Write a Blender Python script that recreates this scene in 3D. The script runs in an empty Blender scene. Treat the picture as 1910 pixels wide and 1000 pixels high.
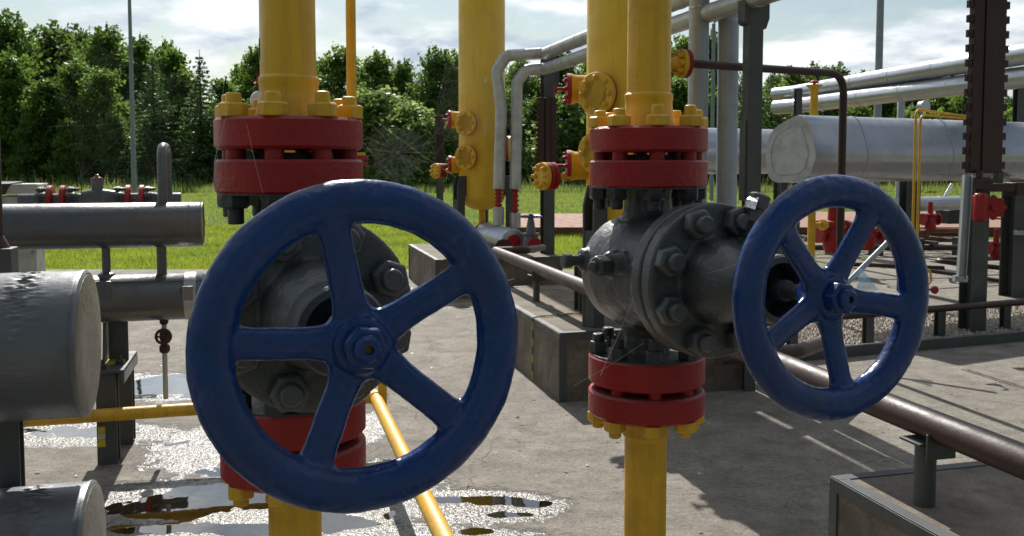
import bpy, bmesh, math, random
import numpy as np
from mathutils import Vector, Matrix, noise as mnoise

R = math.radians
SC = bpy.context.scene
COL = SC.collection
random.seed(7)
RNG = np.random.default_rng(11)

# ---------------------------------------------------------------- camera
F_PX, PITCH, CAM_H = 1700.0, R(3.5), 1.6          # focal length in photo pixels, tilt down, eye height
PCX, PCY = 955.0, 305.0 + F_PX * math.tan(PITCH)  # principal point of the (cropped) photo
cam_d = bpy.data.cameras.new('camera')
cam = bpy.data.objects.new('camera', cam_d)
COL.objects.link(cam)
cam.location = (0, 0, CAM_H)
cam.rotation_euler = (R(90) - PITCH, 0, 0)
cam_d.sensor_width = 36
cam_d.lens = 36 * F_PX / 1910
cam_d.shift_y = -(500 - PCY) / 1910
cam_d.clip_start, cam_d.clip_end = 0.05, 3000
SC.camera = cam
cam_d.dof.use_dof = True; cam_d.dof.focus_distance = 2.0; cam_d.dof.aperture_fstop = 16

# ---------------------------------------------------------------- light
SUN_AZ, SUN_EL = R(-13), R(41)     # azimuth from +Y, clockwise positive
wd = bpy.data.worlds.new('World'); SC.world = wd; wd.use_nodes = True
SKY_STRENGTH = 0.06
sun_d = bpy.data.lights.new('sun', 'SUN'); sun_d.energy = 5.0; sun_d.angle = R(0.5); sun_d.color = (1.0, .96, .90)
sun = bpy.data.objects.new('sun', sun_d); COL.objects.link(sun)
sv = Vector((math.sin(SUN_AZ) * math.cos(SUN_EL), math.cos(SUN_AZ) * math.cos(SUN_EL), math.sin(SUN_EL)))
sun.rotation_euler = sv.to_track_quat('Z', 'Y').to_euler()
SC.view_settings.view_transform = 'Standard'; SC.view_settings.look = 'None'
SC.view_settings.exposure = 0.5; SC.view_settings.gamma = 1.0
SC.render.engine = 'CYCLES'
SC.cycles.use_denoising = True
SC.cycles.max_bounces = 8; SC.cycles.transparent_max_bounces = 16
SC.cycles.caustics_reflective = False; SC.cycles.caustics_refractive = False
SC.cycles.sample_clamp_indirect = 4

def world_nodes():
    nt = wd.node_tree; n = nt.nodes; l = nt.links; n.clear()
    out = n.new('ShaderNodeOutputWorld'); bg = n.new('ShaderNodeBackground'); bg2 = n.new('ShaderNodeBackground')
    sky = n.new('ShaderNodeTexSky'); sky.sky_type = 'NISHITA'; sky.sun_disc = False
    sky.sun_elevation = SUN_EL; sky.sun_rotation = SUN_AZ; sky.air_density = 1.3; sky.dust_density = .6
    bg.inputs['Strength'].default_value = SKY_STRENGTH
    l.new(sky.outputs[0], bg.inputs[0])
    tc = n.new('ShaderNodeTexCoord'); sx = n.new('ShaderNodeSeparateXYZ'); l.new(tc.outputs['Generated'], sx.inputs[0])
    def math_(op, a, b=None, clamp=False):
        m = n.new('ShaderNodeMath'); m.operation = op; m.use_clamp = clamp
        for i, v in enumerate((a, b)):
            if v is None: continue
            if isinstance(v, (int, float)): m.inputs[i].default_value = v
            else: l.new(v, m.inputs[i])
        return m.outputs[0]
    z = math_('ADD', math_('MAXIMUM', sx.outputs[2], 0.0), 0.22)
    px = math_('DIVIDE', sx.outputs[0], z); py = math_('DIVIDE', sx.outputs[1], z)
    cv = n.new('ShaderNodeCombineXYZ'); l.new(px, cv.inputs[0]); l.new(py, cv.inputs[1])
    n1 = n.new('ShaderNodeTexNoise'); n1.inputs['Scale'].default_value = 1.9; n1.inputs['Detail'].default_value = 9
    n1.inputs['Roughness'].default_value = .52; n1.inputs['Distortion'].default_value = .25
    mp = n.new('ShaderNodeMapping'); mp.inputs['Location'].default_value = (3.7, 1.2, 0); l.new(cv.outputs[0], mp.inputs[0])
    l.new(mp.outputs[0], n1.inputs[0])
    r1 = n.new('ShaderNodeMapRange'); r1.inputs[1].default_value = .43; r1.inputs[2].default_value = .56
    r1.interpolation_type = 'SMOOTHSTEP'; l.new(n1.outputs[0], r1.inputs[0])
    # grey bellies and bright tops of the cloud layer
    n2 = n.new('ShaderNodeTexNoise'); n2.inputs['Scale'].default_value = 3.1; n2.inputs['Detail'].default_value = 7
    n2.inputs['Roughness'].default_value = .55
    l.new(mp.outputs[0], n2.inputs[0])
    cr = n.new('ShaderNodeValToRGB'); l.new(n2.outputs[0], cr.inputs[0])
    cr.color_ramp.elements[0].position = .38; cr.color_ramp.elements[0].color = (.36, .43, .52, 1)
    cr.color_ramp.elements[1].position = .56; cr.color_ramp.elements[1].color = (.80, .82, .83, 1)
    # clouds shine on the sun's side and are duller behind the viewer
    dt = n.new('ShaderNodeVectorMath'); dt.operation = 'DOT_PRODUCT'; l.new(tc.outputs['Generated'], dt.inputs[0])
    dt.inputs[1].default_value = sv
    r2 = n.new('ShaderNodeMapRange'); l.new(dt.outputs['Value'], r2.inputs[0])
    r2.inputs[1].default_value = -.6; r2.inputs[2].default_value = .75; r2.inputs[3].default_value = .05; r2.inputs[4].default_value = 1.0
    l.new(cr.outputs[0], bg2.inputs[0]); l.new(r2.outputs[0], bg2.inputs[1])
    mx = n.new('ShaderNodeMixShader')
    fac = math_('MULTIPLY', r1.outputs[0], .92)
    l.new(fac, mx.inputs[0]); l.new(bg.outputs[0], mx.inputs[1]); l.new(bg2.outputs[0], mx.inputs[2])
    l.new(mx.outputs[0], out.inputs[0])
world_nodes()

# ---------------------------------------------------------------- measuring helpers
_cp, _sp = math.cos(PITCH), math.sin(PITCH)
def _ray(px, py):
    u = (px - PCX) / F_PX; v = (PCY - py) / F_PX
    return Vector((u, _cp + v * _sp, -_sp + v * _cp))
def P(px, py, Y):
    d = _ray(px, py); return Vector((0, 0, CAM_H)) + d * (Y / d.y)
def H(px, py, z):
    d = _ray(px, py); return Vector((0, 0, CAM_H)) + d * ((z - CAM_H) / d.z)
GA = R(15)
A = Vector((-math.sin(GA), math.cos(GA), 0))     # site grid: away from the viewer
B = Vector((math.cos(GA), math.sin(GA), 0))      # site grid: to the right
UP = Vector((0, 0, 1))

# ---------------------------------------------------------------- mesh helpers
def frame(axis, ref=None):
    w = Vector(axis).normalized()
    ref = Vector(ref) if ref is not None else (UP if abs(w.z) < .9 else Vector((1, 0, 0)))
    u = (ref - w * ref.dot(w)).normalized(); v = w.cross(u)
    return u, v, w

class MB:
    def __init__(s): s.v = []; s.f = []
    def add(s, vs, fs):
        o = len(s.v); s.v += [Vector(x) for x in vs]; s.f += [tuple(i + o for i in f) for f in fs]; return s
    def box(s, c, size, ax=None, taper=1.0):
        c = Vector(c); x, y, z = ax or (Vector((1, 0, 0)), Vector((0, 1, 0)), UP)
        hx, hy, hz = size[0] / 2, size[1] / 2, size[2] / 2
        vs = [c + x * (i * hx * (taper if k > 0 else 1)) + y * (j * hy * (taper if k > 0 else 1)) + z * (k * hz) for k in (-1, 1) for i, j in ((-1, -1), (1, -1), (1, 1), (-1, 1))]
        return s.add(vs, [(0, 3, 2, 1), (4, 5, 6, 7), (0, 1, 5, 4), (1, 2, 6, 5), (2, 3, 7, 6), (3, 0, 4, 7)])
    def lathe(s, o, axis, prof, n=32, ref=None, ph=0.0):
        """prof: list of (t along axis, radius); closed with end caps when radius > 0"""
        o = Vector(o); u, v, w = frame(axis, ref); vs = []; fs = []; rings = []
        for t, r in prof:
            if r <= 1e-6:
                rings.append([len(vs)]); vs.append(o + w * t)
            else:
                rings.append(list(range(len(vs), len(vs) + n)))
                for k in range(n):
                    a = ph + 2 * math.pi * k / n
                    vs.append(o + w * t + u * (r * math.cos(a)) + v * (r * math.sin(a)))
        for a_, b_ in zip(rings, rings[1:]):
            for k in range(n):
                k2 = (k + 1) % n
                if len(a_) == 1 and len(b_) == 1: break
                if len(a_) == 1: fs.append((a_[0], b_[k2], b_[k]))
                elif len(b_) == 1: fs.append((a_[k], a_[k2], b_[0]))
                else: fs.append((a_[k], a_[k2], b_[k2], b_[k]))
        if len(rings[0]) > 1: fs.append(tuple(reversed(rings[0])))
        if len(rings[-1]) > 1: fs.append(tuple(rings[-1]))
        return s.add(vs, fs)
    def cyl(s, a, b, r, n=24, r2=None):
        a = Vector(a); b = Vector(b); L = (b - a).length
        return s.lathe(a, b - a, [(0, r), (L, r if r2 is None else r2)], n)
    def tube(s, pts, r, n=16, closed=False, caps=True):
        pts = [Vector(p) for p in pts]; m = len(pts)
        rad = r if callable(r) else (lambda t: r)
        vs = []; fs = []
        tan = []
        for i in range(m):
            a = pts[(i - 1) % m] if (closed or i > 0) else pts[i]; b = pts[(i + 1) % m] if (closed or i < m - 1) else pts[i]
            tan.append((b - a).normalized())
        u, v, w = frame(tan[0])
        for i in range(m):
            w = tan[i]; u = (u - w * u.dot(w)).normalized(); v = w.cross(u); rr = rad(i / max(1, m - 1))
            for k in range(n):
                an = 2 * math.pi * k / n; vs.append(pts[i] + u * (rr * math.cos(an)) + v * (rr * math.sin(an)))
        for i in range(m if closed else m - 1):
            j = (i + 1) % m
            for k in range(n):
                k2 = (k + 1) % n; fs.append((i * n + k, i * n + k2, j * n + k2, j * n + k))
        if not closed and caps:
            fs.append(tuple(range(n - 1, -1, -1))); fs.append(tuple(range((m - 1) * n, m * n)))
        return s.add(vs, fs)
    def prism(s, poly, d):
        """poly: list of 3-D points of a planar outline, extruded by vector d"""
        n = len(poly); d = Vector(d); vs = [Vector(p) for p in poly] + [Vector(p) + d for p in poly]
        return s.add(vs, [tuple(range(n - 1, -1, -1)), tuple(range(n, 2 * n))] + [(i, (i + 1) % n, n + (i + 1) % n, n + i) for i in range(n)])

def bend(pts, r, n=7):
    """round the corners of a polyline"""
    pts = [Vector(p) for p in pts]; out = [pts[0]]
    for i in range(1, len(pts) - 1):
        p = pts[i]; a = (pts[i - 1] - p); b = (pts[i + 1] - p)
        la, lb = a.length, b.length; a.normalize(); b.normalize()
        ang = a.angle(b)
        if ang > R(178): out.append(p); continue
        d = min(r / math.tan(ang / 2), la * .48, lb * .48)
        p0, p1 = p + a * d, p + b * d
        for k in range(n + 1):
            t = k / n; out.append(p0 * (1 - t) ** 2 + p * 2 * t * (1 - t) + p1 * t * t)
    out.append(pts[-1]); return out

def make_mesh(name, mb, mat, org=(0, 0, 0), smooth=35):
    me = bpy.data.meshes.new(name); org = Vector(org)
    me.from_pydata([tuple(v - org) for v in mb.v], [], mb.f)
    bm = bmesh.new(); bm.from_mesh(me); bmesh.ops.recalc_face_normals(bm, faces=bm.faces); bm.to_mesh(me); bm.free()
    if mat: me.materials.append(mat)
    if smooth:
        me.polygons.foreach_set('use_smooth', [True] * len(me.polygons)); me.set_sharp_from_angle(angle=R(smooth))
    me.update(); return me

def tag(o, label=None, cat=None, group=None, kind=None):
    for k, v in (('label', label), ('category', cat), ('group', group), ('kind', kind)):
        if v: o[k] = v
    return o
def thing(name, label, cat, loc=(0, 0, 0), group=None):
    o = bpy.data.objects.new(name, None); COL.objects.link(o); o.location = loc; o.empty_display_size = .05
    o['_org'] = tuple(loc)
    return tag(o, label, cat, group)
def root_org(o):
    while o.parent: o = o.parent
    return Vector(o.location)
def part(name, mb, mat, parent, bevel=0, smooth=35, label=None, seg=2):
    me = make_mesh(name, mb, mat, root_org(parent), smooth)
    o = bpy.data.objects.new(name, me); COL.objects.link(o); o.parent = parent
    if bevel:
        m = o.modifiers.new('bevel', 'BEVEL'); m.width = bevel; m.segments = seg; m.limit_method = 'ANGLE'; m.angle_limit = R(40); m.harden_normals = False
    if label: o['label'] = label
    return o
def solo(name, mb, mat, label=None, cat=None, group=None, kind=None, org=None, bevel=0, smooth=35):
    org = Vector(org) if org is not None else Vector((0, 0, 0))
    me = make_mesh(name, mb, mat, org, smooth); o = bpy.data.objects.new(name, me); COL.objects.link(o); o.location = org
    if bevel:
        m = o.modifiers.new('bevel', 'BEVEL'); m.width = bevel; m.segments = 2; m.limit_method = 'ANGLE'; m.angle_limit = R(40)
    return tag(o, label, cat, group, kind)
def copy_tree(o, parent=None):
    c = o.copy(); COL.objects.link(c)
    if parent: c.parent = parent
    for ch in list(o.children): copy_tree(ch, c)
    return c

def cast(mb, voxel, smooth_it, split, mats, parent, names, lump=0.0):
    """melt overlapping shells into one cast surface, then cut it into parts by split(point)->index;
    the parts keep the normals of the whole so no seam shows between them"""
    org = root_org(parent)
    me = make_mesh('cast', mb, None, org, 0); o = bpy.data.objects.new('cast', me); COL.objects.link(o)
    m = o.modifiers.new('r', 'REMESH'); m.mode = 'VOXEL'; m.voxel_size = voxel; m.use_smooth_shade = True
    s = o.modifiers.new('s', 'SMOOTH'); s.factor = .5; s.iterations = smooth_it
    dg = bpy.context.evaluated_depsgraph_get(); dg.update()
    ev = o.evaluated_get(dg); em = ev.to_mesh()
    nv = len(em.vertices); co = np.empty(nv * 3); em.vertices.foreach_get('co', co); co = co.reshape(-1, 3)
    nr = np.empty(nv * 3); em.vertices.foreach_get('normal', nr); nr = nr.reshape(-1, 3)
    polys = [tuple(p.vertices) for p in em.polygons]; cen = [Vector(p.center) for p in em.polygons]
    ev.to_mesh_clear(); bpy.data.objects.remove(o)
    if lump:
        for i in range(nv):
            d = mnoise.fractal(Vector(co[i]) * 22, 1.0, 2.0, 3) * lump + mnoise.noise(Vector(co[i]) * 95) * lump * .35
            co[i] += nr[i] * d
    full = bpy.data.meshes.new('full'); full.from_pydata(co.tolist(), [], polys); full.update()
    nr2 = np.empty(nv * 3); full.vertices.foreach_get('normal', nr2); nr2 = nr2.reshape(-1, 3)
    bpy.data.meshes.remove(full)
    groups = {}
    for p, c in zip(polys, cen): groups.setdefault(split(c + org), []).append(p)
    res = {}
    for gi, ps in sorted(groups.items()):
        used = sorted({i for p in ps for i in p}); mp = {a: b for b, a in enumerate(used)}
        me2 = bpy.data.meshes.new(names[gi]); me2.from_pydata(co[used].tolist(), [], [tuple(mp[i] for i in p) for p in ps])
        me2.materials.append(mats[gi]); me2.polygons.foreach_set('use_smooth', [True] * len(ps)); me2.update()
        me2.normals_split_custom_set_from_vertices(nr2[used].tolist())
        ob = bpy.data.objects.new(names[gi], me2); COL.objects.link(ob); ob.parent = parent; res[gi] = ob
    return res

# ---------------------------------------------------------------- materials
def _mat(name):
    m = bpy.data.materials.new(name); m.use_nodes = True; nt = m.node_tree
    return m, nt, nt.nodes['Principled BSDF'], nt.nodes.new, nt.links.new
def noise_(N, L, vec, scale, detail=5, rough=.55, dist=0):
    t = N('ShaderNodeTexNoise'); t.inputs['Scale'].default_value = scale; t.inputs['Detail'].default_value = detail
    t.inputs['Roughness'].default_value = rough; t.inputs['Distortion'].default_value = dist; L(vec, t.inputs['Vector']); return t.outputs[0]
def ramp(N, L, fac, stops):
    r = N('ShaderNodeValToRGB'); L(fac, r.inputs[0]); e = r.color_ramp.elements
    while len(e) < len(stops): e.new(.5)
    for x, (p, c) in zip(e, stops): x.position = p; x.color = (*c, 1) if len(c) == 3 else c
    return r.outputs[0]
def mixc(N, L, fac, a, b, typ='MIX'):
    m = N('ShaderNodeMix'); m.data_type = 'RGBA'; m.blend_type = typ
    for i, v in ((0, fac), (6, a), (7, b)):
        if isinstance(v, (int, float)): m.inputs[i].default_value = v
        elif isinstance(v, tuple): m.inputs[i].default_value = (*v, 1) if len(v) == 3 else v
        else: L(v, m.inputs[i])
    return m.outputs[2]
def mth(N, L, op, a, b=0.0, clamp=False):
    m = N('ShaderNodeMath'); m.operation = op; m.use_clamp = clamp
    for i, v in ((0, a), (1, b)):
        if isinstance(v, (int, float)): m.inputs[i].default_value = v
        else: L(v, m.inputs[i])
    return m.outputs[0]
def bump(N, L, bs, h, strength, dist, prev=None):
    b = N('ShaderNodeBump'); b.inputs['Strength'].default_value = strength; b.inputs['Distance'].default_value = dist; L(h, b.inputs['Height'])
    if prev: L(prev, b.inputs['Normal'])
    L(b.outputs[0], bs.inputs['Normal']); return b.outputs[0]

def paint(name, rgb, rough=.38, lumps=.35, lscale=38, grime=.35, gcol=(.06, .055, .045), metal=0.0, rust=0.0, spec=.5, dust=0.0, coat=0.0, streak=0.0, scuff=0.0):
    m, nt, bs, N, L = _mat(name)
    tc = N('ShaderNodeTexCoord').outputs['Object']
    g = noise_(N, L, tc, 5.5, 8, .62)
    gf = mth(N, L, 'MULTIPLY', ramp(N, L, g, [(.45, (0, 0, 0)), (.72, (1, 1, 1))]), grime)
    v = noise_(N, L, tc, 2.2, 3)
    c0 = mixc(N, L, v, tuple(x * .86 for x in rgb), tuple(min(1, x * 1.12) for x in rgb))
    c = mixc(N, L, gf, c0, gcol)
    sp = noise_(N, L, tc, 130, 2, .5)
    sf = ramp(N, L, sp, [(.70, (0, 0, 0)), (.76, (1, 1, 1))])
    c = mixc(N, L, mth(N, L, 'MULTIPLY', sf, .55 * min(1, grime * 1.6)), c, tuple(x * .25 for x in rgb))
    if streak:    # rain runs down the sides
        mpg = N('ShaderNodeMapping'); mpg.inputs['Scale'].default_value = (34, 34, 1.6); L(tc, mpg.inputs[0])
        sn = noise_(N, L, mpg.outputs[0], 1.0, 5, .7)
        c = mixc(N, L, mth(N, L, 'MULTIPLY', ramp(N, L, sn, [(.50, (0, 0, 0)), (.68, (1, 1, 1))]), streak), c, gcol)
    if scuff:     # rubbed, chalky places
        sn = noise_(N, L, tc, 13, 9, .8, 1.5)
        c = mixc(N, L, mth(N, L, 'MULTIPLY', ramp(N, L, sn, [(.57, (0, 0, 0)), (.66, (1, 1, 1))]), scuff), c, tuple(min(1, x * 1.6 + .05) for x in rgb))
        sn = noise_(N, L, tc, 27, 8, .8, .8)
        c = mixc(N, L, mth(N, L, 'MULTIPLY', ramp(N, L, sn, [(.665, (0, 0, 0)), (.69, (1, 1, 1))]), .9), c, (.05, .035, .028))
    if rust:
        rn = noise_(N, L, tc, 9, 9, .7); rf = ramp(N, L, rn, [(.62 - .1 * rust, (0, 0, 0)), (.68, (1, 1, 1))])
        c = mixc(N, L, mth(N, L, 'MULTIPLY', rf, rust), c, (.13, .045, .018))
    if dust:      # pale dust that settled on faces that look up
        ge = N('ShaderNodeNewGeometry'); sx = N('ShaderNodeSeparateXYZ'); L(ge.outputs['True Normal'], sx.inputs[0])
        df = mth(N, L, 'MULTIPLY', mth(N, L, 'MULTIPLY', mth(N, L, 'MAXIMUM', sx.outputs[2], 0.0), ramp(N, L, g, [(.35, (.2, .2, .2)), (.6, (1, 1, 1))])), dust)
        c = mixc(N, L, df, c, (.36, .33, .27))
    L(c, bs.inputs['Base Color'])
    rv = N('ShaderNodeMapRange'); L(g, rv.inputs[0]); rv.inputs[1].default_value = .3; rv.inputs[2].default_value = .7
    rv.inputs[3].default_value = rough * .8; rv.inputs[4].default_value = min(1, rough * 1.5); L(rv.outputs[0], bs.inputs['Roughness'])
    bs.inputs['Metallic'].default_value = metal; bs.inputs['Specular IOR Level'].default_value = spec
    if coat: bs.inputs['Coat Weight'].default_value = coat; bs.inputs['Coat Roughness'].default_value = .12
    if lumps:
        h = noise_(N, L, tc, lscale, 4, .55, .4); h2 = noise_(N, L, tc, lscale * 6, 2, .5)
        hh = mth(N, L, 'ADD', h, mth(N, L, 'MULTIPLY', h2, .18))
        bump(N, L, bs, hh, lumps, .006)
    return m

M = {}
M['blue'] = paint('blue_paint', (.0015, .031, .140), .24, .36, 26, .45, (.012, .022, .05), spec=.36, dust=.06, scuff=.35)
M['red'] = paint('red_paint', (.29, .008, .010), .36, .42, 60, .40, (.07, .008, .01), spec=.35, dust=.15, scuff=.22)
M['yellow'] = paint('yellow_paint', (.68, .385, .012), .40, .30, 42, .45, (.24, .13, .02), dust=.10, streak=.35, rust=.25)
M['tankyellow'] = paint('tank_yellow_paint', (.74, .46, .022), .42, .10, 14, .20, (.40, .22, .02), streak=.3)
M['dark'] = paint('valve_grey_paint', (.066, .072, .072), .30, .45, 50, .45, (.016, .016, .015), spec=.5, dust=.0)
M['nutdark'] = paint('dark_nut_paint', (.022, .026, .029), .36, .5, 80, .4, (.012, .012, .012), dust=.08)
M['grey'] = paint('pipe_grey_paint', (.070, .080, .092), .27, .30, 26, .50, (.04, .032, .02), spec=.7, scuff=.12, streak=.2)
M['capgrey'] = paint('cap_grey_paint', (.20, .185, .155), .45, .45, 50, .5, (.07, .06, .045))
M['post'] = paint('post_grey_paint', (.060, .066, .066), .50, .12, 30, .35, (.05, .045, .035), rust=.12)
M['brown'] = paint('brown_paint', (.036, .014, .012), .42, .25, 40, .4, (.02, .012, .01), spec=.4, dust=.06)
M['rust'] = paint('rusty_steel', (.15, .06, .035), .75, .30, 40, .5, (.05, .03, .02))
M['silver'] = paint('aluminium_cladding', (.40, .42, .46), .30, .05, 5, .22, (.22, .235, .26), metal=.7, streak=.12)
M['silverup'] = paint('upright_cladding', (.34, .385, .46), .42, .12, 12, .35, (.18, .20, .23), metal=.2, streak=.25)
M['silverold'] = paint('weathered_cladding', (.44, .45, .46), .38, .35, 18, .50, (.14, .14, .13), metal=.5)
M['galv'] = paint('galvanised_steel', (.36, .39, .41), .5, .08, 20, .3, (.2, .2, .2), metal=.5)
M['mast'] = paint('mast_paint', (.23, .27, .31), .55, .05, 20, .25, (.14, .16, .17))
M['black'] = paint('black_rubber', (.012, .012, .013), .55, .1, 40, .2)
M['pale'] = paint('pale_cabinet_paint', (.42, .43, .38), .6, .12, 20, .45, (.14, .13, .10))
M['green'] = paint('green_fence_paint', (.012, .085, .05), .5, .0, 20, .1)
M['foil'] = paint('foil_wrap', (.75, .76, .76), .22, .9, 60, .2, (.3, .2, .1), metal=.9)
M['gaugeface'] = paint('gauge_face', (.62, .65, .68), .3, .0, 20, .1)
M['gyellow'] = paint('cable_yellow', (.55, .42, .02), .4, 0, 20, .1)
M['rustdot'] = paint('rusty_core', (.22, .10, .03), .8, .3, 90, .4)
# ---------------------------------------------------------------- ground
def wet_fields():
    """standing water and wet patches, as soft discs on the ground (x, y, rx, ry, depth)"""
    out = []
    for px, py, rx, ry, d in ((250, 722, .36, .32, 1), (345, 715, .50, .34, 1.1), (120, 805, .42, .16, .8), (330, 830, .22, .10, .5),
                              (400, 880, .22, .12, .7), (330, 945, .34, .14, 1.05), (450, 925, .38, .17, 1.2), (300, 985, .22, .10, .6), (430, 985, .30, .10, .9), (640, 975, .18, .10, .8),
                              (700, 905, .12, .06, .4), (850, 930, .13, .045, .8), (925, 932, .15, .045, 1), (990, 937, .10, .045, 1), (960, 958, .13, .04, .9),
                              (890, 990, .10, .05, 1), (560, 960, .22, .12, .7), (250, 880, .14, .1, .35)):
        g = H(px, py, 0); out.append((g.x, g.y, rx, ry, d))
    return out
WET = wet_fields()
def wet_region(x, y):
    """0..1 how soaked the concrete is"""
    w = np.zeros_like(x)
    for px, py, rx, ry in ((330, 720, 1.1, .5), (120, 810, .8, .30), (440, 830, .55, .60), (400, 950, .90, .50), (640, 930, .60, .45), (900, 945, .46, .26), (640, 1040, 1.1, .45), (660, 800, .26, .45), (760, 870, .25, .2)):
        g = H(px, py, 0); w = np.maximum(w, np.exp(-((x - g.x) / rx) ** 2 * 1.1 - ((y - g.y) / ry) ** 2 * 1.1))
    return w

def concrete_material():
    m, nt, bs, N, L = _mat('concrete')
    tc = N('ShaderNodeTexCoord').outputs['Object']
    big = noise_(N, L, tc, .9, 6, .6); mid = noise_(N, L, tc, 5, 8, .65); fine = noise_(N, L, tc, 190, 3, .7); grit = noise_(N, L, tc, 60, 4, .7)
    c = ramp(N, L, mid, [(.28, (.115, .100, .080)), (.48, (.205, .184, .152)), (.72, (.300, .272, .228))])
    c = mixc(N, L, mth(N, L, 'MULTIPLY', ramp(N, L, big, [(.35, (1, 1, 1)), (.6, (0, 0, 0))]), .5), c, (.17, .152, .125))
    sp = ramp(N, L, noise_(N, L, tc, 85, 5, .85), [(.28, (.35, .33, .30)), (.46, (.95, .95, .95)), (.60, (1.05, 1.05, 1.05)), (.72, (1.7, 1.6, 1.5))])
    c = mixc(N, L, .8, c, sp, 'MULTIPLY')
    pit = ramp(N, L, noise_(N, L, tc, 36, 6, .85), [(.33, (.30, .28, .25)), (.45, (1, 1, 1)), (.58, (1.08, 1.08, 1.08)), (.68, (1.6, 1.55, 1.5))]); c = mixc(N, L, 1.0, c, pit, 'MULTIPLY')
    st = noise_(N, L, tc, 2.2, 9, .75, 1.2)
    c = mixc(N, L, mth(N, L, 'MULTIPLY', ramp(N, L, st, [(.56, (0, 0, 0)), (.63, (1, 1, 1))]), .38), c, (.10, .085, .066))
    # hairline cracks
    vo = N('ShaderNodeTexVoronoi'); vo.feature = 'DISTANCE_TO_EDGE'; vo.inputs['Scale'].default_value = .55
    dv = N('ShaderNodeVectorMath'); dv.operation = 'ADD'
    nn = N('ShaderNodeTexNoise'); nn.inputs['Scale'].default_value = 3.5; nn.inputs['Detail'].default_value = 6; L(tc, nn.inputs[0])
    sc = N('ShaderNodeVectorMath'); sc.operation = 'SCALE'; sc.inputs['Scale'].default_value = .45; L(nn.outputs['Color'], sc.inputs[0])
    L(tc, dv.inputs[0]); L(sc.outputs[0], dv.inputs[1]); L(dv.outputs[0], vo.inputs[0])
    ck = ramp(N, L, vo.outputs[0], [(.0, (1, 1, 1)), (.0035, (0, 0, 0))])
    c = mixc(N, L, mth(N, L, 'MULTIPLY', mth(N, L, 'MULTIPLY', ck, big), .3), c, (.09, .075, .06))
    wa = N('ShaderNodeAttribute'); wa.attribute_name = 'wet'; wet = wa.outputs['Fac']
    # soaked concrete is darker and its grains carry a film of water
    wn = mth(N, L, 'ADD', wet, mth(N, L, 'MULTIPLY', mth(N, L, 'SUBTRACT', noise_(N, L, tc, 9, 8, .7), .5), .9))
    wf = ramp(N, L, wn, [(.34, (0, 0, 0)), (.46, (1, 1, 1))])
    c = mixc(N, L, mth(N, L, 'MULTIPLY', wf, .50), c, (.10, .088, .07))
    mud = ramp(N, L, noise_(N, L, tc, 14, 7, .7), [(.5, (0, 0, 0)), (.62, (1, 1, 1))])
    c = mixc(N, L, mth(N, L, 'MULTIPLY', mth(N, L, 'MULTIPLY', wf, mud), .6), c, (.10, .058, .024))
    L(c, bs.inputs['Base Color'])
    rg = N('ShaderNodeMapRange'); L(wf, rg.inputs[0]); rg.inputs[3].default_value = .88; L(mth(N, L, 'ADD', .12, mth(N, L, 'MULTIPLY', noise_(N, L, tc, 17, 6, .8), .42)), rg.inputs[4]); bs.inputs['Coat Roughness'].default_value = .16; wg = ramp(N, L, wn, [(.50, (0, 0, 0)), (.60, (1, 1, 1))]); wq = mth(N, L, 'MULTIPLY', wg, ramp(N, L, noise_(N, L, tc, 26, 8, .85, .6), [(.49, (0, 0, 0)), (.58, (.42, .42, .42))])); L(mth(N, L, 'ADD', .35, mth(N, L, 'MULTIPLY', wq, .30)), bs.inputs['Specular IOR Level']); L(mth(N, L, 'MAXIMUM', mth(N, L, 'MULTIPLY', wf, .12), wq), bs.inputs['Coat Weight']); L(rg.outputs[0], bs.inputs['Roughness'])
    wsp = ramp(N, L, noise_(N, L, tc, 42, 6, .8), [(.40, (0, 0, 0)), (.50, (1, 1, 1))])
    nt.links.remove(bs.inputs['Base Color'].links[0]); L(mixc(N, L, wf, c, mixc(N, L, wsp, (.03, .026, .02), (.19, .175, .15))), bs.inputs['Base Color'])
    hh = mth(N, L, 'ADD', mth(N, L, 'MULTIPLY', grit, .7), mth(N, L, 'ADD', mth(N, L, 'MULTIPLY', fine, .35), mth(N, L, 'MULTIPLY', mid, 2.0)))
    hh = mth(N, L, 'SUBTRACT', hh, mth(N, L, 'MULTIPLY', ck, .5))
    gl = noise_(N, L, tc, 55, 2, .5); hh = mth(N, L, 'ADD', mth(N, L, 'MULTIPLY', hh, mth(N, L, 'SUBTRACT', 1.0, mth(N, L, 'MULTIPLY', wf, .96))), mth(N, L, 'MULTIPLY', mth(N, L, 'MULTIPLY', wf, gl), 1.1))
    bump(N, L, bs, hh, .9, .013)
    return m
M['concrete'] = concrete_material()

def concrete_block_material():
    m, nt, bs, N, L = _mat('foundation_concrete')
    tc = N('ShaderNodeTexCoord').outputs['Object']
    mid = noise_(N, L, tc, 4, 8, .65); fine = noise_(N, L, tc, 140, 3, .7)
    c = ramp(N, L, mid, [(.3, (.09, .072, .05)), (.6, (.19, .162, .125)), (.8, (.27, .24, .19))])
    c = mixc(N, L, .7, c, ramp(N, L, fine, [(.3, (.5, .47, .42)), (.55, (1, 1, 1)), (.75, (1.5, 1.45, 1.35))]), 'MULTIPLY')
    st = noise_(N, L, tc, 7, 8, .7); c = mixc(N, L, mth(N, L, 'MULTIPLY', ramp(N, L, st, [(.52, (0, 0, 0)), (.66, (1, 1, 1))]), .55), c, (.06, .045, .03))
    L(c, bs.inputs['Base Color']); bs.inputs['Roughness'].default_value = .9
    bump(N, L, bs, mth(N, L, 'ADD', mid, mth(N, L, 'MULTIPLY', fine, .3)), .6, .012)
    return m
M['block'] = concrete_block_material()

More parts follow.
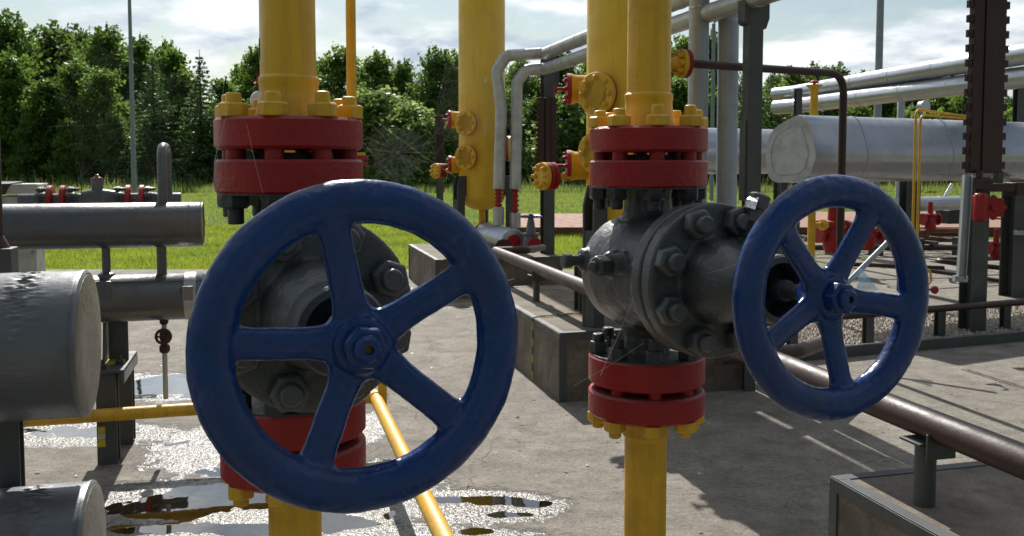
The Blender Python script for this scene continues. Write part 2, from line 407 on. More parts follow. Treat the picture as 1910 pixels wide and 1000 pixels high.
def soil_material():
    m, nt, bs, N, L = _mat('grassy_soil')
    tc = N('ShaderNodeTexCoord').outputs['Object']
    a = noise_(N, L, tc, .35, 7, .65); b = noise_(N, L, tc, 9, 4, .7)
    c = ramp(N, L, a, [(.3, (.045, .085, .008)), (.55, (.075, .125, .012)), (.75, (.12, .16, .03))])
    c = mixc(N, L, .6, c, ramp(N, L, b, [(.3, (.45, .5, .4)), (.6, (1.1, 1.1, 1.1))]), 'MULTIPLY')
    L(c, bs.inputs['Base Color']); bs.inputs['Roughness'].default_value = .95; bs.inputs['Specular IOR Level'].default_value = .1
    bump(N, L, bs, b, .8, .05); return m
M['soil'] = soil_material()

def leaf_material(name, c1, c2, trans=.45, sc=.6):
    m, nt, bs, N, L = _mat(name)
    tc = N('ShaderNodeTexCoord').outputs['Object']; n = noise_(N, L, tc, sc, 4, .6)
    oi = N('ShaderNodeObjectInfo'); n2 = noise_(N, L, tc, 9, 2)
    f = mth(N, L, 'ADD', mth(N, L, 'MULTIPLY', n, .6), mth(N, L, 'ADD', mth(N, L, 'MULTIPLY', n2, .35), mth(N, L, 'MULTIPLY', oi.outputs['Random'], .15)))
    c = mixc(N, L, ramp(N, L, f, [(.40, (0, 0, 0)), (.62, (1, 1, 1))]), c1, c2)
    L(c, bs.inputs['Base Color']); bs.inputs['Roughness'].default_value = .5; bs.inputs['Specular IOR Level'].default_value = .3
    tr = N('ShaderNodeBsdfTranslucent'); hs = N('ShaderNodeHueSaturation'); hs.inputs['Value'].default_value = 1.6; hs.inputs['Hue'].default_value = .485
    L(c, hs.inputs['Color']); L(hs.outputs[0], tr.inputs[0])
    mx = N('ShaderNodeMixShader'); mx.inputs[0].default_value = trans; L(bs.outputs[0], mx.inputs[1]); L(tr.outputs[0], mx.inputs[2])
    L(mx.outputs[0], nt.nodes['Material Output'].inputs[0]); return m
M['leafdark'] = leaf_material('dark_leaves', (.045, .088, .020), (.085, .145, .030), .52)
M['leafmid'] = leaf_material('green_leaves', (.050, .105, .018), (.100, .180, .030), .52)
M['leaflight'] = leaf_material('light_leaves', (.090, .155, .035), (.160, .235, .065), .52)
M['needles'] = leaf_material('fir_needles', (.028, .068, .020), (.065, .125, .030), .42)
M['grass'] = leaf_material('grass_blades', (.075, .140, .010), (.205, .265, .030), .5, .8)
M['weed'] = leaf_material('weed_stems', (.07, .13, .02), (.20, .24, .07), .5, .5)
M['bark'] = paint('bark', (.075, .062, .048), .9, .8, 14, .4)

def grid_mesh(name, xs, ys, zf, mat, wetf=None):
    X, Y = np.meshgrid(xs, ys); Z = zf(X, Y); nx, ny = len(xs), len(ys)
    v = np.stack([X.ravel(), Y.ravel(), Z.ravel()], 1)
    i = np.arange(nx - 1); j = np.arange(ny - 1); I, J = np.meshgrid(i, j); a = (J * nx + I).ravel()
    f = np.stack([a, a + 1, a + 1 + nx, a + nx], 1)
    me = bpy.data.meshes.new(name); me.vertices.add(len(v)); me.vertices.foreach_set('co', v.ravel().astype(np.float32))
    me.loops.add(f.size); me.loops.foreach_set('vertex_index', f.ravel().astype(np.int32)); me.polygons.add(len(f))
    me.polygons.foreach_set('loop_start', (np.arange(len(f)) * 4).astype(np.int32))
    me.polygons.foreach_set('use_smooth', np.ones(len(f), bool)); me.materials.append(mat); me.update(); me.validate()
    if wetf is not None:
        at = me.attributes.new('wet', 'FLOAT', 'POINT'); at.data.foreach_set('value', wetf(X, Y).ravel().astype(np.float32))
    return me
def vnoise(x, y, s, seed=0):
    """cheap value noise on arrays"""
    x = x * s + 100.3 * seed; y = y * s + 37.1 * seed; xi = np.floor(x).astype(int); yi = np.floor(y).astype(int); fx = x - xi; fy = y - yi
    fx = fx * fx * (3 - 2 * fx); fy = fy * fy * (3 - 2 * fy)
    def h(a, b):
        k = (a * 374761393 + b * 668265263 + seed * 1442695) & 0x7fffffff; k = ((k ^ (k >> 13)) * 1274126177) & 0x7fffffff; return (k & 0xffff) / 65535.0
    return (h(xi, yi) * (1 - fx) + h(xi + 1, yi) * fx) * (1 - fy) + (h(xi, yi + 1) * (1 - fx) + h(xi + 1, yi + 1) * fx) * fy
def fnoise(x, y, s, seed=0, o=4):
    r = 0; a = 1; t = 0
    for k in range(o): r = r + a * vnoise(x, y, s * 2 ** k, seed + k); t += a; a *= .55
    return r / t

WATER_Z = -.006
def slab_z(X, Y):
    n = fnoise(X, Y, 2.2, 3, 5) - .5
    basin = np.zeros_like(X)
    for x, y, rx, ry, d in WET:
        basin = np.maximum(basin, d * np.exp(-((X - x) / rx) ** 2 - ((Y - y) / ry) ** 2))
    reg = np.clip(wet_region(X, Y) * 1.4, 0, 1)
    z = .0035 - reg * .004 - basin * .013 + n * .013 * reg + (fnoise(X, Y, 12, 9, 4) - .5) * .011 * reg
    return z
def build_ground():
    # one big sheet to the horizon
    xs = np.concatenate([np.linspace(-900, -60, 8), np.linspace(-50, 50, 21), np.linspace(60, 900, 8)])
    ys = np.concatenate([np.linspace(-300, -10, 5), np.linspace(0, 120, 25), np.linspace(150, 1500, 8)])
    me = grid_mesh('ground', xs, ys, lambda X, Y: np.where(Y > 12, -.05, -.09) + 0 * X, M['soil'])
    o = bpy.data.objects.new('ground', me); COL.objects.link(o); o['kind'] = 'structure'
    def ax(lo, hi, f0, f1, step, coarse):
        return np.unique(np.round(np.concatenate([np.arange(lo, f0, coarse), np.arange(f0, f1, step), np.arange(f1, hi + 1e-6, coarse), [hi]]), 4))
    xs = ax(-12, 2.2, -3.2, .8, .016, .4); ys = ax(-4, 13.7, 3.2, 7.4, .018, .4)
    me = grid_mesh('concrete_yard', xs, ys, slab_z, M['concrete'], wet_region)
    o = bpy.data.objects.new('concrete_yard', me); COL.objects.link(o); o['kind'] = 'structure'
    me = grid_mesh('concrete_yard', np.array([2.2, 6, 10, 16.0]), np.array([-4, 4, 9.2]), lambda X, Y: X * 0 + .0035, M['concrete'], lambda X, Y: X * 0)
    o = bpy.data.objects.new('concrete_yard', me); COL.objects.link(o); o['kind'] = 'structure'
    me = grid_mesh('concrete_yard', np.array([2.2, 6, 10, 18.0]), np.array([9.2, 14, 19.0]), lambda X, Y: X * 0 + .0035, M['concrete'], lambda X, Y: X * 0)
    o = bpy.data.objects.new('concrete_yard', me); COL.objects.link(o); o['kind'] = 'structure'
    # water in the hollows
    m, nt, bs, N, L = _mat('puddle_water'); nt.nodes.remove(bs)
    fr = N('ShaderNodeFresnel'); fr.inputs[0].default_value = 1.33
    gl = N('ShaderNodeBsdfGlossy'); gl.inputs['Roughness'].default_value = .01; gl.inputs[0].default_value = (1, 1, 1, 1)
    tr = N('ShaderNodeBsdfTransparent'); tr.inputs[0].default_value = (.62, .52, .36, 1)
    ff = mth(N, L, 'MULTIPLY', fr.outputs[0], 2.2, True)
    tc = N('ShaderNodeTexCoord').outputs['Object']; b = N('ShaderNodeBump'); b.inputs['Strength'].default_value = .05; b.inputs['Distance'].default_value = .01
    L(noise_(N, L, tc, 7, 2), b.inputs['Height']); L(b.outputs[0], gl.inputs['Normal'])
    mx = N('ShaderNodeMixShader'); L(ff, mx.inputs[0]); L(tr.outputs[0], mx.inputs[1]); L(gl.outputs[0], mx.inputs[2]); L(mx.outputs[0], nt.nodes['Material Output'].inputs[0])
    me = grid_mesh('water', np.linspace(-3.15, .75, 3), np.linspace(3.25, 7.35, 3), lambda X, Y: X * 0 + WATER_Z, m)
    o = bpy.data.objects.new('water', me); COL.objects.link(o); o['kind'] = 'structure'
build_ground()

def litter():
    rng = np.random.default_rng(21); n = 420; x = rng.uniform(-3.5, 6, n); y = rng.uniform(2.6, 12, n); s = rng.uniform(.004, .013, n); a = rng.uniform(0, 6.28, n); t = rng.normal(0, .25, (n, 4))
    V = np.stack([np.stack([x + s * np.cos(a + k * 1.57) * (1.6 if k % 2 else .8), y + s * np.sin(a + k * 1.57) * (1.6 if k % 2 else .8), .010 + s * t[:, k]], 1) for k in range(4)], 1)
    m, nt, bs, N, L = _mat('dry_litter'); ge = N('ShaderNodeObjectInfo'); L(ramp(N, L, noise_(N, L, N('ShaderNodeTexCoord').outputs['Object'], 6, 2), [(.35, (.03, .022, .012)), (.5, (.12, .08, .035)), (.65, (.26, .22, .14))]), bs.inputs['Base Color'])
    o = bpy.data.objects.new('litter', quads_obj('litter', V, m)); COL.objects.link(o); tag(o, 'specks of dry leaf and grit strewn over the concrete yard', 'litter', kind='stuff')
def quads_obj(name, V, mat, k=4):
    """V: (n,k,3) array of separate faces"""
    n = len(V); me = bpy.data.meshes.new(name); me.vertices.add(n * k); me.vertices.foreach_set('co', V.reshape(-1).astype(np.float32))
    me.loops.add(n * k); me.loops.foreach_set('vertex_index', np.arange(n * k, dtype=np.int32)); me.polygons.add(n)
    me.polygons.foreach_set('loop_start', (np.arange(n) * k).astype(np.int32)); me.materials.append(mat); me.update(); me.validate()
    return me
def blades(n, xr, yr, h, w, rng, zf=-.05, bias=1.0, lean=.35):
    u = rng.random(n) ** bias; y = yr[0] + (yr[1] - yr[0]) * u; x = rng.uniform(xr[0], xr[1], n)
    hh = h * (.45 + .8 * rng.random(n)) * (.6 + .8 * fnoise(x, y, 1.1, 5, 3)); a = rng.uniform(0, 2 * np.pi, n); ww = w * (.6 + .8 * rng.random(n))
    dx, dy = np.cos(a) * ww / 2, np.sin(a) * ww / 2; lx = rng.normal(0, lean, n) * hh; ly = rng.normal(0, lean, n) * hh
    z0 = np.full(n, zf)
    return np.stack([np.stack([x - dx, y - dy, z0], 1), np.stack([x + dx, y + dy, z0], 1), np.stack([x + lx, y + ly, z0 + hh], 1)], 1)
def build_grass():
    rng = np.random.default_rng(3)
    V = np.concatenate([blades(110000, (-11, 6), (13.75, 24), .085, .012, rng, bias=1.25), blades(60000, (-18, 24), (22, 50), .09, .03, rng, bias=1.2)])
    o = bpy.data.objects.new('lawn_grass', quads_obj('lawn_grass', V, M['grass'], 3)); COL.objects.link(o)
    tag(o, 'bright green mown lawn between the concrete yard and the trees', 'grass', kind='stuff')
    V = np.concatenate([blades(30000, (-34, 44), (50, 59), .42, .04, rng, lean=.25), blades(7000, (-34, 44), (54, 60), .85, .05, rng, lean=.2)])
    o = bpy.data.objects.new('tall_weeds', quads_obj('tall_weeds', V, M['weed'], 3)); COL.objects.link(o)
    tag(o, 'strip of tall pale grass and weeds along the foot of the trees', 'weeds', kind='stuff')
build_grass()
litter()

# ---------------------------------------------------------------- trees
def leaf_quads(c, size, rng, flat=.0):
    n = len(c); a = rng.normal(size=(n, 3)); a /= np.linalg.norm(a, axis=1)[:, None]; b = rng.normal(size=(n, 3)); b -= a * (a * b).sum(1)[:, None]; b /= np.linalg.norm(b, axis=1)[:, None]
    s = (size * (.55 + .9 * rng.random(n)))[:, None]
    return np.stack([c - a * s * .5, c + b * s * .32, c + a * s * .5, c - b * s * .32], 1)
def broad_tree(h, w, leaves, seed, base=.12, leaf=.2, lobes=16, spiky=False):
    """returns (trunk MB, leaf quads): lobed crown of leaf clumps on limbs"""
    rng = np.random.default_rng(seed); rr = random.Random(seed); mb = MB()
    top = Vector((rr.uniform(-.3, .3), rr.uniform(-.3, .3), h * .86))
    mb.tube([(0, 0, -.3), (rr.uniform(-.1, .1), 0, h * .3), (top.x * .5, top.y * .5, h * .6), top], lambda t: .017 * h * (1 - .85 * t) + .02, 8)
    cs = []
    for k in range(lobes):
        t = (k + .5) / lobes; z = h * (base + (1 - base) * (t ** .85)); prof = math.sin(math.pi * min(1, (.16 + .84 * t)) ** (.9 if not spiky else .8)) ** .6 * (1 - .25 * t)
        a = k * 2.399 + rr.uniform(-.4, .4); d = w * .5 * prof * rr.uniform(.35, .75)
        c = Vector((math.cos(a) * d, math.sin(a) * d, z * .96)); r = w * rr.uniform(.17, .27) * (1.0 - .45 * t)
        cs.append((c, r)); s = Vector((0, 0, max(.8, z * .72)))
        mb.tube([s, s.lerp(c, .55) + Vector((0, 0, -.15 * r)), c], lambda q: .006 * h * (1 - .8 * q) + .008, 5)
    cs.append((Vector((top.x, top.y, h * .93)), w * .13))
    pts = []
    tot = sum(r * r for _, r in cs)
    for c, r in cs:
        n = int(leaves * r * r / tot); nc = max(6, int(n / 26))
        d = rng.normal(size=(nc, 3)); d /= np.linalg.norm(d, axis=1)[:, None]; rad = r * (.45 + .62 * rng.random(nc) ** .5)
        cc = np.array(c) + d * rad[:, None] * np.array([1, 1, .8]); idx = rng.integers(0, nc, n)
        sc = r * .20 + .09
        pts.append(cc[idx] + rng.normal(size=(n, 3)) * sc * np.array([1, 1, .65]))
    # loose sprays that break the outline
    n = leaves // 14; ci = rng.integers(0, len(cs), n // 8)
    for q in ci:
        c, r = cs[q]; d = rng.normal(size=3); d[2] = abs(d[2]) + .3; d /= np.linalg.norm(d); s = np.array(c) + d * r * .9
        L_ = r * rng.uniform(.4, .9); t = rng.random(9); pts.append(s + d * (t * L_)[:, None] + rng.normal(size=(9, 3)) * .07)
    return mb, leaf_quads(np.concatenate(pts), leaf, rng)
def fir_tree(h, w, leaves, seed):
    rng = np.random.default_rng(seed); rr = random.Random(seed); mb = MB()
    mb.tube([(0, 0, -.3), (0, 0, h * .5), (0, 0, h)], lambda t: .013 * h * (1 - t) + .012, 8)
    pts = []; z = h * .06
    while z < h * .97:
        t = z / h; R_ = w * .5 * (1 - t) ** .85 + .06; nb = max(4, int(9 * (1 - t) + 3)); a0 = rr.uniform(0, 6)
        for k in range(nb):
            a = a0 + k * 6.283 / nb + rr.uniform(-.25, .25); Lb = R_ * rr.uniform(.75, 1.15)
            e = np.array([math.cos(a) * Lb, math.sin(a) * Lb, -Lb * .28 + Lb * .25 * t]); s = np.array([0, 0, z])
            mb.tube([s, s + e * .6 + np.array([0, 0, -.04 * Lb]), s + e], lambda q: .012 * (1 - q) + .004, 4)
            n = max(8, int(leaves * Lb / (w * 55))); q = rng.random(n) ** .7
            side = np.array([-math.sin(a), math.cos(a), 0]); off = rng.normal(size=n) * .22 * Lb * (1 - q * .7)
            pts.append(s + e * q[:, None] + side * off[:, None] + np.stack([0 * q, 0 * q, -abs(rng.normal(size=n)) * .09 - abs(off) * .2], 1))
        z += h * .026 + .05
    c = np.concatenate(pts); return mb, leaf_quads(c, .17, rng)

def tree_proto(kind, seed, h, w, leaves, mat, **kw):
    mb, q = (fir_tree(h, w, leaves, seed) if kind == 'fir' else broad_tree(h, w, leaves, seed, **kw))
    o = thing('fir_tree' if kind == 'fir' else ('shrub' if kind == 'shrub' else 'broadleaf_tree'), '', 'tree')
    part('trunk', mb, M['bark'], o)
    cr = bpy.data.objects.new('crown', quads_obj('crown', q, mat)); COL.objects.link(cr); cr.parent = o
    return o
def plant_trees():
    pr = {
        'D1': tree_proto('broad', 21, 10, 8.0, 15000, M['leafdark'], base=.10, leaf=.30, lobes=20),
        'D2': tree_proto('broad', 22, 10, 6.6, 12000, M['leafmid'], base=.22, leaf=.27, lobes=17),
        'M1': tree_proto('broad', 23, 8, 5.2, 12000, M['leafmid'], base=.04, leaf=.26, lobes=18, spiky=True),
        'M2': tree_proto('broad', 24, 8, 4.2, 10000, M['leafmid'], base=.04, leaf=.24, lobes=18, spiky=True),
        'L1': tree_proto('shrub', 25, 5, 5.0, 11000, M['leaflight'], base=.02, leaf=.22, lobes=18),
        'F1': tree_proto('fir', 26, 9, 5.0, 9000, M['needles']),
        'F2': tree_proto('fir', 27, 9, 3.8, 8000, M['needles']),
    }
    used = set()
    H0 = {'D1': 10, 'D2': 10, 'M1': 8, 'M2': 8, 'L1': 5, 'F1': 9, 'F2': 9}
    back = 'tall dark trees at the back of the wood'; frt = 'bushy young trees in front of the wood'
    # prototype, px, py of the top, distance, width factor, label, group
    T = [
     ('D1', -60, 20, 78, 1.1, None, back), ('D2', 12, 38, 74, 1.0, 'tall dark tree at the left edge of the photo, rising highest on that side', None), ('D1', 95, 66, 80, 1.1, 'broad dark tree with an even domed top, second of the back row from the left', None),
     ('D2', 195, 62, 77, 1.0, 'open crowned dark tree just left of the tall lamp mast', None), ('D1', 140, 72, 84, 1.0, None, back), ('D2', 258, 80, 80, .8, 'dark tree whose top pokes out just right of the tall lamp mast', None), ('D2', 306, 88, 78, .8, None, back),
     ('M1', 20, 108, 64, 1.0, 'bushy green young tree under the tallest tree at the left edge', None), ('M2', 85, 150, 62, 1.1, None, frt), ('M1', 140, 122, 65, 1.0, 'bushy green young tree with a bright top, left of the lamp mast', None), ('M2', 190, 132, 63, 1.1, None, frt),
     ('M1', 60, 215, 61, 1.0, None, frt), ('M2', 128, 225, 60, 1.1, None, frt), ('M1', 215, 215, 61, .9, None, frt),
     ('F1', 284, 96, 61, 1.15, 'wide dark green fir just right of the tall lamp mast', None), ('M2', 325, 98, 68, .9, 'green tree with a sunlit top between the two firs', None), ('F2', 372, 92, 60, 1.25, 'fir with a thin bare spire, left of the near yellow and red pipe', None),
     ('M1', 345, 140, 66, 1.0, None, frt), ('M2', 415, 150, 66, 1.0, 'low green tree just left of the near valve flanges', None), ('D2', 448, 128, 74, .8, None, back), ('D2', 482, 96, 72, .75, 'tree partly hidden by the near yellow pipe, left of it', None), ('M1', 400, 205, 62, 1.1, None, frt), ('M2', 470, 190, 63, 1.2, None, frt), ('M1', 540, 200, 66, 1.2, None, frt),
     ('D2', 560, 105, 76, 1.0, None, back), ('D2', 632, 98, 72, .95, 'open crowned tree just right of the near yellow pipe', None), ('D2', 700, 106, 74, 1.0, 'open crowned tree right of the thin yellow riser', None), ('D2', 752, 122, 73, .75, None, back), ('D2', 815, 100, 68, .85, 'tall tree just left of the far yellow tank', None), ('D2', 850, 106, 70, .8, None, back),
     ('L1', 700, 178, 60, 1.35, 'pale green shrub between the near yellow pipe and the far tank', None), ('L1', 765, 205, 58, 1.25, None, 'pale green shrubs left of the far tank'), ('L1', 650, 215, 60, 1.2, None, 'pale green shrubs left of the far tank'), ('M2', 735, 190, 64, 1.2, None, frt), ('L1', 825, 230, 59, 1.3, None, 'pale green shrubs left of the far tank'), ('M1', 600, 190, 66, 1.2, None, frt),
     ('D2', 905, 110, 72, .9, None, back), ('D2', 968, 118, 74, .9, 'dark tree behind the twin silver bends', None), ('D2', 1045, 98, 72, .9, 'dark tree behind the grey pipe post between the two tanks', None), ('M1', 1000, 190, 64, 1.2, None, frt), ('L1', 1062, 190, 60, 1.2, 'pale shrub between the grey pipe post and the second tank', None), ('M1', 930, 170, 64, 1.2, None, frt), ('D2', 1110, 105, 76, 1.0, None, back), ('M2', 1120, 170, 66, 1.2, None, frt),
     ('D2', 1190, 100, 78, 1.0, None, back), ('D2', 1268, 80, 70, .8, 'dark tree between the second tank pipe and the tall silver pipes', None), ('M1', 1270, 150, 63, 1.0, None, frt), ('D2', 1330, 72, 74, .7, 'dark tree seen between the two upright silver pipes', None), ('M2', 1330, 175, 62, 1.1, None, frt), ('F2', 1392, 118, 64, 1.1, None, 'firs on the right'),
     ('F1', 1440, 128, 62, 1.1, 'fir just right of the grey post with the bracket', None), ('D1', 1480, 142, 72, .9, 'spreading dark tree behind the brown pipe bend', None), ('D1', 1560, 136, 76, .95, 'low dark tree behind the top of the brown pipe bend', None), ('F1', 1418, 170, 58, 1.0, None, 'firs on the right'),
     ('D1', 1448, 150, 78, .9, None, back), ('D1', 1520, 134, 80, .95, None, back), ('D1', 1605, 150, 79, .9, None, back), ('M1', 1470, 168, 66, 1.2, None, frt), ('M2', 1545, 160, 68, 1.3, None, frt), ('D1', 1790, 180, 80, 1.0, None, back),
     ('M1', 1640, 176, 66, 1.1, None, frt), ('D1', 1700, 170, 74, .9, None, back), ('M1', 1752, 178, 68, 1.1, 'round topped tree under the sloping silver pipes, left of the brown column', None), ('M2', 1800, 172, 66, .9, None, frt), ('D1', 1880, 190, 78, .9, None, back), ('M1', 1600, 200, 62, 1.2, None, frt), ('M2', 1500, 205, 62, 1.2, None, frt), ('M1', 1700, 235, 60, 1.2, None, frt), ('M1', 1860, 215, 64, 1.2, None, frt),
     ('D1', 1960, 180, 76, 1.0, None, back), ('M1', 1960, 210, 64, 1.2, None, frt),
    ]
    rr = random.Random(5)
    gl = {back: 'tall dark leafy tree in the back row of the wood, crown merging with its neighbours',
          frt: 'bushy green young tree in the front row of the wood, crown merging with its neighbours',
          'pale green shrubs left of the far tank': 'pale green feathery shrub at the foot of the wood left of the far yellow tank',
          'firs on the right': 'dark fir behind the right hand grey post, hidden in part'}
    for k, px, py, Y, wf, lab, grp in T:
        top = P(px, py, Y); s = (top.z + .05) / H0[k]
        o = pr[k] if k not in used else copy_tree(pr[k]); used.add(k)
        o.location = (top.x, Y, -.05); o.scale = (s * wf if k[0] != 'L' else s * wf * 1.1, s * wf, s); o.rotation_euler.z = rr.uniform(0, 6.28) if k[0] != 'F' else rr.uniform(0, 3)
        if lab: o['label'] = lab
        else: o['label'] = gl[grp]; o['group'] = grp
        o['category'] = 'shrub' if k[0] == 'L' else 'tree'
    # dense undergrowth that closes the wood behind the trunks
    rng = np.random.default_rng(77); n = 90000; x = rng.uniform(-52, 60, n); y = rng.uniform(66, 84, n)
    zt = 4.2 + 3.2 * fnoise(x, y, .16, 2, 4); z = zt * rng.random(n) ** .7
    q = leaf_quads(np.stack([x, y, z], 1), .55, rng)
    o = bpy.data.objects.new('undergrowth', quads_obj('undergrowth', q, M['leafmid'])); COL.objects.link(o)
    tag(o, 'dark dense undergrowth filling the wood behind the front trees', 'undergrowth', kind='stuff')
plant_trees()
# ---------------------------------------------------------------- ironmongery
def disc(mb, o, axis, r, t, n=64, ch=.004, hole=0):
    return mb.lathe(o, axis, [(0, r - ch), (ch, r), (t - ch, r), (t, r - ch)], n)
def nut(mb, o, axis, r, h, ph=0.0):
    return mb.lathe(o, axis, [(0, r), (h * .84, r), (h, r * .86)], 6, ph=ph)
def stud(mb, o, axis, r, h, n=14, thread=False):
    if not thread: return mb.lathe(o, axis, [(0, r), (h - .003, r), (h, r * .8)], n)
    pr = []; k = int(h / .0032)
    for i in range(k): pr += [(i * .0032, r), (i * .0032 + .0016, r * .9)]
    return mb.lathe(o, axis, pr + [(h, r * .8)], n)
def ring_pts(o, axis, r, n, ph=0.0, ref=None):
    u, v, w = frame(axis, ref); o = Vector(o)
    return [o + u * (r * math.cos(ph + 2 * math.pi * k / n)) + v * (r * math.sin(ph + 2 * math.pi * k / n)) for k in range(n)]
def bolts(parent, o, axis, pcr, n, nr, nh, sr, sh, mat, ph=0.0, rot=True, name='bolt', bevel=.002, thread=False, seed=0):
    rr = random.Random(seed + 3)
    for p in ring_pts(o, axis, pcr, n, ph):
        mb = MB(); nut(mb, p, axis, nr, nh * rr.uniform(.95, 1.05), rr.uniform(0, 1.04) if rot else 0); stud(mb, p + Vector(axis).normalized() * nh * .9, axis, sr, sh * rr.uniform(.7, 1.15) + nh * .1, thread=thread)
        part(name, mb, mat, parent, bevel=bevel)

def torus(mb, o, axis, Rm, rr_, ra, n=96, m=20, ref=None):
    u, v, w = frame(axis, ref); o = Vector(o); vs = []; fs = []
    for i in range(n):
        a = 2 * math.pi * i / n; d = u * math.cos(a) + v * math.sin(a)
        for j in range(m):
            b = 2 * math.pi * j / m; vs.append(o + d * (Rm + rr_ * math.cos(b)) + w * (ra * math.sin(b)))
    for i in range(n):
        for j in range(m):
            i2, j2 = (i + 1) % n, (j + 1) % m; fs.append((i * m + j, i2 * m + j, i2 * m + j2, i * m + j2))
    return mb.add(vs, fs)

def handwheel(parent, c, ax, D, ang0, seed):
    """cast five spoke wheel; c rim centre, ax points to the viewer's side"""
    s = D / .447; ax = Vector(ax).normalized(); bx = UP.cross(ax).normalized(); mb = MB()   # bx: to the viewer's right
    torus(mb, c, ax, .1930 * s, .0300 * s, .0250 * s, 110, 22)
    hubc = c - ax * (.025 * s)
    mb.lathe(hubc, ax, [(-.036 * s, .030 * s), (-.03 * s, .040 * s), (-.012 * s, .051 * s), (.010 * s, .052 * s), (.016 * s, .046 * s), (.018 * s, .040 * s), (.026 * s, .038 * s), (.028 * s, .034 * s)], 48)
    for k in range(5):
        a = ang0 + 2 * math.pi * k / 5; d = bx * math.cos(a) + UP * math.sin(a); t_ = -bx * math.sin(a) + UP * math.cos(a); vs = []; fs = []; m = 20; st = 24
        for i in range(st + 1):
            q = i / st; r = (.022 + (.190 - .022) * q) * s
            wd_ = (.0225 + .013 * max(0, 1 - q / .35) ** 2 + .012 * max(0, (q - .72) / .28) ** 2) * s
            th = (.0135 + .007 * max(0, 1 - q / .3) ** 2 + .007 * max(0, (q - .75) / .25) ** 2) * s
            o_ = c + d * r - ax * (.025 * s * (1 - q) ** 1.2)
            for j in range(m):
                b = 2 * math.pi * j / m; cb, sb = math.cos(b), math.sin(b)
                vs.append(o_ + t_ * (wd_ * math.copysign(abs(cb) ** .8, cb)) + ax * (th * math.copysign(abs(sb) ** .9, sb)))
        for i in range(st):
            for j in range(m):
                j2 = (j + 1) % m; fs.append((i * m + j, i * m + j2, (i + 1) * m + j2, (i + 1) * m + j))
        fs.append(tuple(range(m))); fs.append(tuple(range(st * m, (st + 1) * m))[::-1]); mb.add(vs, fs)
    hw = bpy.data.objects.new('handwheel', None); COL.objects.link(hw); hw.parent = parent; hw.empty_display_size = .05
    def split(p):
        d = p - c; h = d - ax * d.dot(ax); r = h.length / s
        if r > .165: return 0
        if r < .057: return 1
        a = math.atan2(h.dot(UP), h.dot(bx)) - ang0; return 2 + int(round(a / (2 * math.pi / 5))) % 5
    cast(mb, .0038 * s, 5, split, [M['blue']] * 7, hw, ['rim', 'hub'] + ['spoke'] * 5, lump=.0012)
    mb = MB(); nut(mb, hubc + ax * .026 * s, ax, .031 * s, .026 * s, .35); part('nut', mb, M['blue'], hw, bevel=.003)
    mb = MB(); mb.lathe(hubc + ax * .046 * s, ax, [(0, .0185 * s), (.014 * s, .0185 * s), (.019 * s, .014 * s), (.019 * s, .0065 * s), (.010 * s, .006 * s), (.010 * s, 0)], 28); part('stem_end', mb, M['blue'], hw, bevel=0)
    mb = MB(); mb.lathe(hubc + ax * .0565 * s, ax, [(0, .0058 * s), (.001, 0)], 14); part('rusty_bore', mb, M['rustdot'], hw)
    return hw

